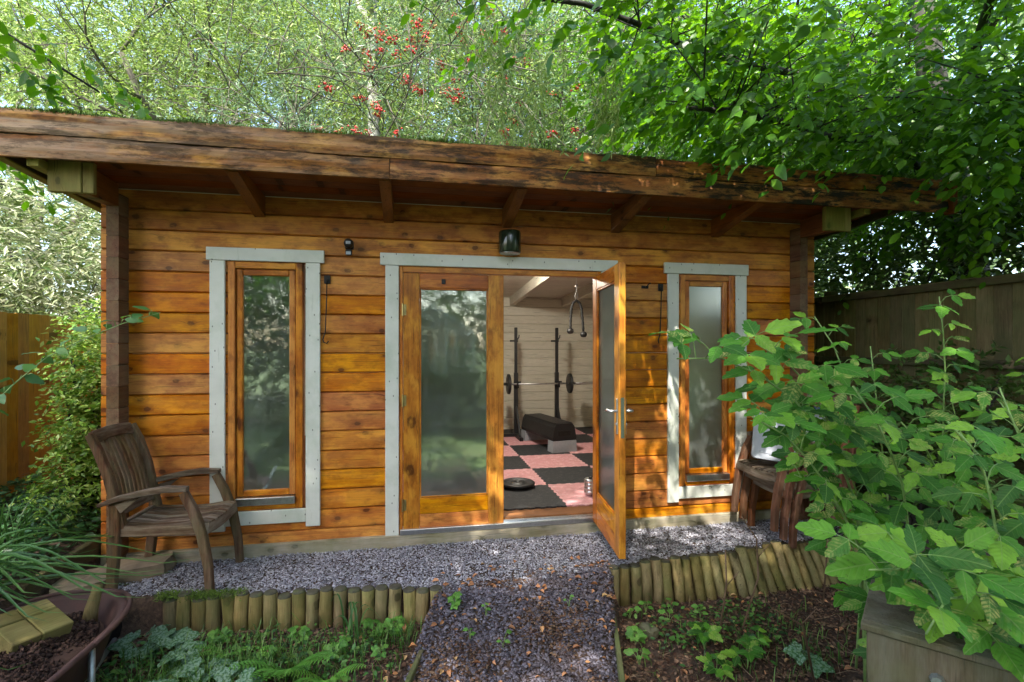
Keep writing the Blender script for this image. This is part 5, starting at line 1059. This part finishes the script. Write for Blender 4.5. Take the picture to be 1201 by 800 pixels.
# far wood
n = 40000; a = RNG.uniform(-1.25, 1.45, n); R = RNG.uniform(19, 27, n); zz = RNG.random(n)**.8*(11+3*np.sin(a*7)+2*np.sin(a*17+1))
P = np.column_stack([np.sin(a)*R, np.cos(a)*R-4, zz+1.5]); V, F = scat(T_DIA[0], T_DIA[1], P, unit(n), unit(n)+np.array([0, -.6, .8]), RNG.uniform(.25, .6, n))
tag(np_mesh('distant_wood', V, F, M['l_far']), 'far green wood closing the view behind the garden trees', 'wood', kind='stuff')
# rowan berries: clusters are parts of the tree
mb = MB(); r_ = random.Random(3)
for k in range(18):
    c = Vector((r_.gauss(0, .022), r_.gauss(0, .022), r_.gauss(0, .016))); q = .0125; vs = [c+Vector(v)*q for v in ((1, 0, 0), (-1, 0, 0), (0, 1, 0), (0, -1, 0), (0, 0, 1), (0, 0, -1))]
    mb.add(vs, [(0, 2, 4), (2, 1, 4), (1, 3, 4), (3, 0, 4), (2, 0, 5), (1, 2, 5), (3, 1, 5), (0, 3, 5)])
bme = mb.mesh('berry_cluster', M['berry'], True, center=False)[0]
BP = []
for i in range(78):
    y = random.uniform(4.75, 5.3); q = i % 3
    if q == 0: x, z = random.gauss(-.75, .42), random.uniform(5.0, 6.9)
    elif q == 1: x, z = random.gauss(.5, .45), random.uniform(5.7, 7.5)
    else: x, z = random.uniform(.9, 3.3), random.uniform(4.7, 7.0)
    BP.append((x, y, z)); o = link_mesh('berry_cluster', bme, rt, Vector((x, y, z))-rt.location); s = random.uniform(1.3, 2.3); o['kind'] = 'stuff'; o.scale = (s, s, s); o.rotation_euler = (random.random(), random.random(), random.random()*6)
BPn = np.repeat(np.array(BP), 7, 0); V, F = leafset(BPn+RNG.normal(size=BPn.shape)*.05+np.array([0, .06, .02]), unit(len(BPn))+np.array([0, 0, .2]), RNG.uniform(.15, .34, len(BPn)), 11, .05, tmpl=T_LONG, spread=70, droop=.3, jitter=.15); o = np_mesh('berry_sprays', V, F, M['l_rowan'], rt); o['kind'] = 'stuff'
rl = rt.location
for x, y, z in BP:
    mb = MB()
    q = RT[np.argmin(np.linalg.norm(RT-np.array([x, y+.35, z-.1]), axis=1))]; a = Vector(q)-rl; b_ = Vector((x, y, z+.04))-rl; mb.tube([a, a.lerp(b_, .5)+Vector((0, 0, .18)), b_], [.008, .006, .003], 5); mb.build('branch', M['bark_g'], rt, True)
# small leafy twigs of the rowan around the berries
# ------------------------------------------------------------------ hornbeam overhanging from the right
ht = thing('hornbeam_tree', 'dark leaved tree hanging over the right half of the roof', 'tree', (6.1, .6, 0)); hb = Vector(ht.location)
mb = MB(); mb.tube([(0, 0, 0), (-.1, 0, 1.6), (-.3, .1, 3.0), (-.5, .2, 4.5), (-.6, .4, 7)], [.22, .19, .17, .13, .06], 10)
LIMBS = [[(5.8, .7, 2.7), (4.8, .1, 3.05), (3.6, -.5, 3.05), (2.6, -.8, 2.95), (1.7, -.9, 2.95)], [(5.8, .7, 3.1), (4.6, .5, 3.6), (3.2, -.1, 3.7), (2.0, -.5, 3.6), (1.2, -.7, 3.62), (.62, -.75, 3.62)], [(5.75, .75, 3.4), (4.8, 1.3, 4.0), (3.6, 1.6, 4.3), (2.4, 1.5, 4.3)], [(5.8, .6, 2.6), (5.0, -.5, 2.9), (4.1, -1.2, 2.95), (3.3, -1.6, 2.85)], [(5.6, .8, 4.2), (4.4, 2.2, 5.0), (3.3, 3.0, 5.3)], [(5.7, .7, 3.8), (4.6, -.6, 4.5), (3.2, -1.6, 4.7), (1.8, -2.2, 4.6)], [(5.8, .8, 3.0), (5.4, 2.2, 3.5), (4.8, 3.6, 3.7)], [(5.8, .6, 4.4), (4.2, -2.0, 5.2), (2.5, -3.2, 5.4)]]
for L in LIMBS:
    pts = [polyat(L, k/12)[0]+Vector((0, 0, .04*math.sin(k*1.3))) for k in range(13)]; mb.tube([p-hb for p in pts], [.045*(1-.8*k/12)+.004 for k in range(13)], 6)
n = 5600; LI = RNG.integers(0, len(LIMBS), n); P = []; D = []
for i in range(n):
    L = LIMBS[LI[i]]; u = random.random()**.7; p, d = polyat(L, .12+.88*u); off = Vector((random.gauss(0, .36), random.gauss(0, .36), random.gauss(.02, .27)))
    q = p+off; P.append(q); D.append((d*.5+off*.8+Vector((-.35, -.2, -.35))).normalized())
    if i % 6 == 0 and q.x > .445*(q.y+3.86)-.15 and q.z > 2.9: mb.tube([p-hb, (p+q)/2-hb+Vector((0, 0, .03)), q-hb, q+D[-1]*.2-hb], [.006, .005, .003, .002], 4)
P = np.array(P); D = np.array(D)
spray_ = (np.abs(P[:, 0]-.62) < .3) & (P[:, 2] > 3.2) & (RNG.random(len(P)) < .5)
keep = ((P[:, 0] > .445*(P[:, 1]+3.86)-.15) | spray_) & ~((P[:, 2] < 2.86) & (P[:, 1] > -.75) & (P[:, 0] < 4.15)) & ~((P[:, 2] < 2.62-.0*P[:, 0]) & (P[:, 0] < 3.2)) & ~((P[:, 1] < -2.0) & (P[:, 2] < 4.0))
sl_ = 1.4478+.397*(P[:, 1]+3.86)+.20; keep &= (P[:, 2] > sl_) | (P[:, 1] > -.6) | (P[:, 0] > 1.30*(P[:, 1]+3.86)) | (RNG.random(len(P)) < .03)
P, D = P[keep], D[keep]; mb.build('trunk', M['bark_d'], ht, True)
base, X, N, S = leaves_on_twigs(P, D, RNG.uniform(.2, .42, len(P)), 8, .082, spread=42, droop=.5, up=.8, jitter=.18)
d = np.linalg.norm(base-np.array([0, -3.861, 1.4478]), axis=1); a_ = base-np.array([0, -3.861, 1.4478]); s_, c_ = math.sin(TH), math.cos(TH)
fwd = a_[:, 0]*s_+a_[:, 1]*c_; rt_ = a_[:, 0]*c_-a_[:, 1]*s_; vis = (fwd > .8) & (np.abs(rt_/np.maximum(fwd, .1)) < 1.03) & (a_[:, 2]/np.maximum(fwd, .1) < .70)
idx = np.where(vis)[0]; idx = idx[np.argsort(d[idx])][:290]
for i in idx: put(ht, HB, base[i], X[i], N[i], S[i]*1.1)
k = np.ones(len(base), bool); k[idx] = False
V, F = scat(T_OV[0], T_OV[1], base[k], X[k], N[k], S[k]); o = np_mesh('crown', V, F, M['l_horn'], ht); o['kind'] = 'stuff'
# hanging bunches of winged keys, part of the same tree
ps = []
for (cx, cy, cz, rx, rz_, m) in ((.55, -.62, 3.30, .14, .28, 22), (.80, -.66, 3.15, .10, .32, 20), (.68, -.3, 2.98, .16, .12, 14), (1.22, -.78, 3.05, .06, .36, 26), (1.5, -.6, 3.3, .2, .2, 12), (.35, -.5, 3.6, .2, .2, 10)):
    P = np.array([cx, cy, cz])+RNG.normal(size=(m, 3))*np.array([rx, .12, rz_])*.6; P[:, 2] = np.maximum(P[:, 2], 2.95)
    D = np.column_stack([RNG.normal(size=(m, 2))*.12, -np.ones(m)]); ps.append(leafset(P, D, RNG.uniform(.12, .26, m), 22, .05, tmpl=T_LONG, spread=35, up=.2, droop=.1, jitter=.3))
V, F = cat(ps); o = np_mesh('hanging_keys', V, F, M['l_key'], ht); o['kind'] = 'stuff'
# branch hanging in from the upper left
lt = thing('overhanging_branch_tree', 'tree at the left whose leafy branch hangs into the upper left corner', 'tree', (-4.6, -1.2, .1)); lb = Vector(lt.location); mb = MB()
mb.tube([(0, 0, 0), (.1, .1, 2), (.3, .1, 3.6), (.5, 0, 5.5)], [.14, .12, .1, .05], 9)
LL = [[(-4.35, -1.1, 3.4), (-3.4, -.7, 3.7), (-2.6, -.3, 3.45), (-2.0, -.1, 3.1)], [(-4.35, -1.1, 3.0), (-3.6, -.5, 3.25), (-2.9, -.1, 3.05), (-2.5, .1, 2.8)], [(-4.3, -1.1, 3.8), (-3.2, -.4, 4.4), (-2.2, 0, 4.1)]]
P = []; D = []
for L in LL:
    mb.tube([polyat(L, k/8)[0]-lb for k in range(9)], [.02*(1-.8*k/8)+.003 for k in range(9)], 5)
    for i in range(46): p, dd = polyat(L, .25+.75*random.random()); P.append(p+Vector((random.gauss(0, .13), random.gauss(0, .13), random.gauss(0, .12)))); D.append(dd*.6+Vector((random.gauss(0, .4), random.gauss(0, .4), -.4)))
mb.build('trunk', M['bark_d'], lt, True); V, F = leafset(np.array(P), np.array(D), RNG.uniform(.15, .35, len(P)), 7, .085, tmpl=T_OV, droop=.35); o = np_mesh('crown', V, F, M['l_horn'], lt); o['kind'] = 'stuff'

# ------------------------------------------------------------------ behind the camera: trees, their crowns placed and thickened for shade, mirrored in the glass, and a greenhouse
def shade_tree(label, base, h, boxes, size, leafm='l_horn'):
    th = thing('garden_tree', label, 'tree', base); b = Vector(base); mb = MB(); mb.tube([(0, 0, 0), (.1, .05, h*.3), (.0, .2, h*.6), (.1, .1, h)], [.2, .17, .13, .05], 9); ps = []
    for c, r, n in boxes:
        m = n//8; u = unit(m)*(RNG.random((m, 1))**.4); k = RNG.integers(0, 14, m); cc = unit(14)*np.array(r)*.8
        P = np.array(c)+cc[k]+u*np.array(r)*.42; ps.append(leafset(P, u+unit(m)*.6, RNG.uniform(.3, .6, m), 8, size))
        for q in cc: mb.tube([(0, .1, h*.5), (Vector(c)-b)*.6+Vector(q)*.3, Vector(c)-b+Vector(q)], [.06, .035, .01], 5)
    mb.build('trunk', M['bark_d'], th, True); V, F = cat(ps); o = np_mesh('crown', V, F, M[leafm], th); o['kind'] = 'stuff'
shade_tree('broad tree behind the camera to the left, shading the cabin front', (-3.6, -6.5, 0), 7, [((-1.9, -4.4, 6.6), (2.6, 2.0, 1.4), 32000), ((-.4, -6.3, 6.3), (1.7, 1.2, .9), 10000), ((-3.8, -7.5, 5), (2.4, 2, 2.2), 12000)], .12)
shade_tree('dark tree behind the camera to the right, shading the right beds', (4.6, -5.2, 0), 7, [((1.2, -5.2, 6.4), (2.2, 1.6, 1.2), 13000), ((4.6, -4.6, 5.2), (2.2, 2.2, 2.2), 12000)], .12)
for i, (x, y, s) in enumerate(((-6.5, -11, 'left'), (-2.2, -12.5, 'left middle'), (2.5, -13, 'right middle'), (7, -11, 'right'))):
    shade_tree('hedge tree across the garden behind the camera, '+s, (x, y, 0), 6, [((x, y, 3.4), (2.4, 1.5, 3.0), 12000)], .16, 'l_hedge')
for (x, y, zc, r, lab) in ((-2.6, -6.4, 1.2, (1.5, .7, 1.5), 'left'), (-4.6, -6.0, 1.4, (1.2, .8, 1.7), 'far left'), (2.9, -6.6, 1.2, (1.3, .7, 1.4), 'right'), (5.2, -6.2, 1.4, (1.4, .8, 1.8), 'far right'), (.5, -7.0, .45, (1.4, .5, .6), 'middle, low'), (-1.2, -8.6, 2.6, (1.5, .8, 2.0), 'middle, tall')):
    shrub('garden_shrub', 'dense garden shrub behind the camera, '+lab, (x, y, 0), [((x, y, zc), r, 9000)], 'l_hedge', .075, L=.3, stems=5)
shrub('garden_hedge', 'tall dense hedge across the garden behind the greenhouse', (0, -10.3, 0), [((x, -10.3, 1.9), (1.5, .6, 2.1), 6500) for x in (-7.5, -5, -2.5, 0, 2.5, 5, 7.5)], 'l_hedge', .12, L=.35, stems=4)
gh = thing('greenhouse', 'aluminium greenhouse mirrored in the closed door glass', 'greenhouse', (.4, -8.4, 0))
mb = MB()
w, l, e, r = .9, 1.2, 1.75, 2.35
for x in (-w, w):
    for y in (-l, -l/3, l/3, l): mb.box(x-.02, x+.02, y-.02, y+.02, 0, e)
    for z in (.02, .9, e): mb.tube([(x, -l, z), (x, l, z)], .022, 6)
for y in (-l, -l/3, l/3, l):
    for x in (-w, w): mb.tube([(x, y, e), (0, y, r)], .02, 6)
    if abs(y) == l:
        mb.tube([(-w, y, .9), (w, y, .9)], .02, 6)
        for x in (-.3, .3): mb.tube([(x, y, 0), (x, y, e+.4)], .02, 6)
mb.tube([(0, -l, r), (0, l, r)], .025, 6); mb.build('frame', M['ghframe'], gh)
for x in (-w, w): mb = MB(); mb.box(x-.004, x+.004, -l+.022, l-.022, .03, e-.03); mb.build('glass_pane', M['ghglass'], gh)
for y in (-l, l): mb = MB(); mb.prism([(-w+.022, .03), (w-.022, .03), (w-.022, e), (0, r-.03), (-w+.022, e)], y-.003, y+.003, 'y'); mb.build('glass_pane', M['ghglass'], gh)
print('objects', len(bpy.data.objects))
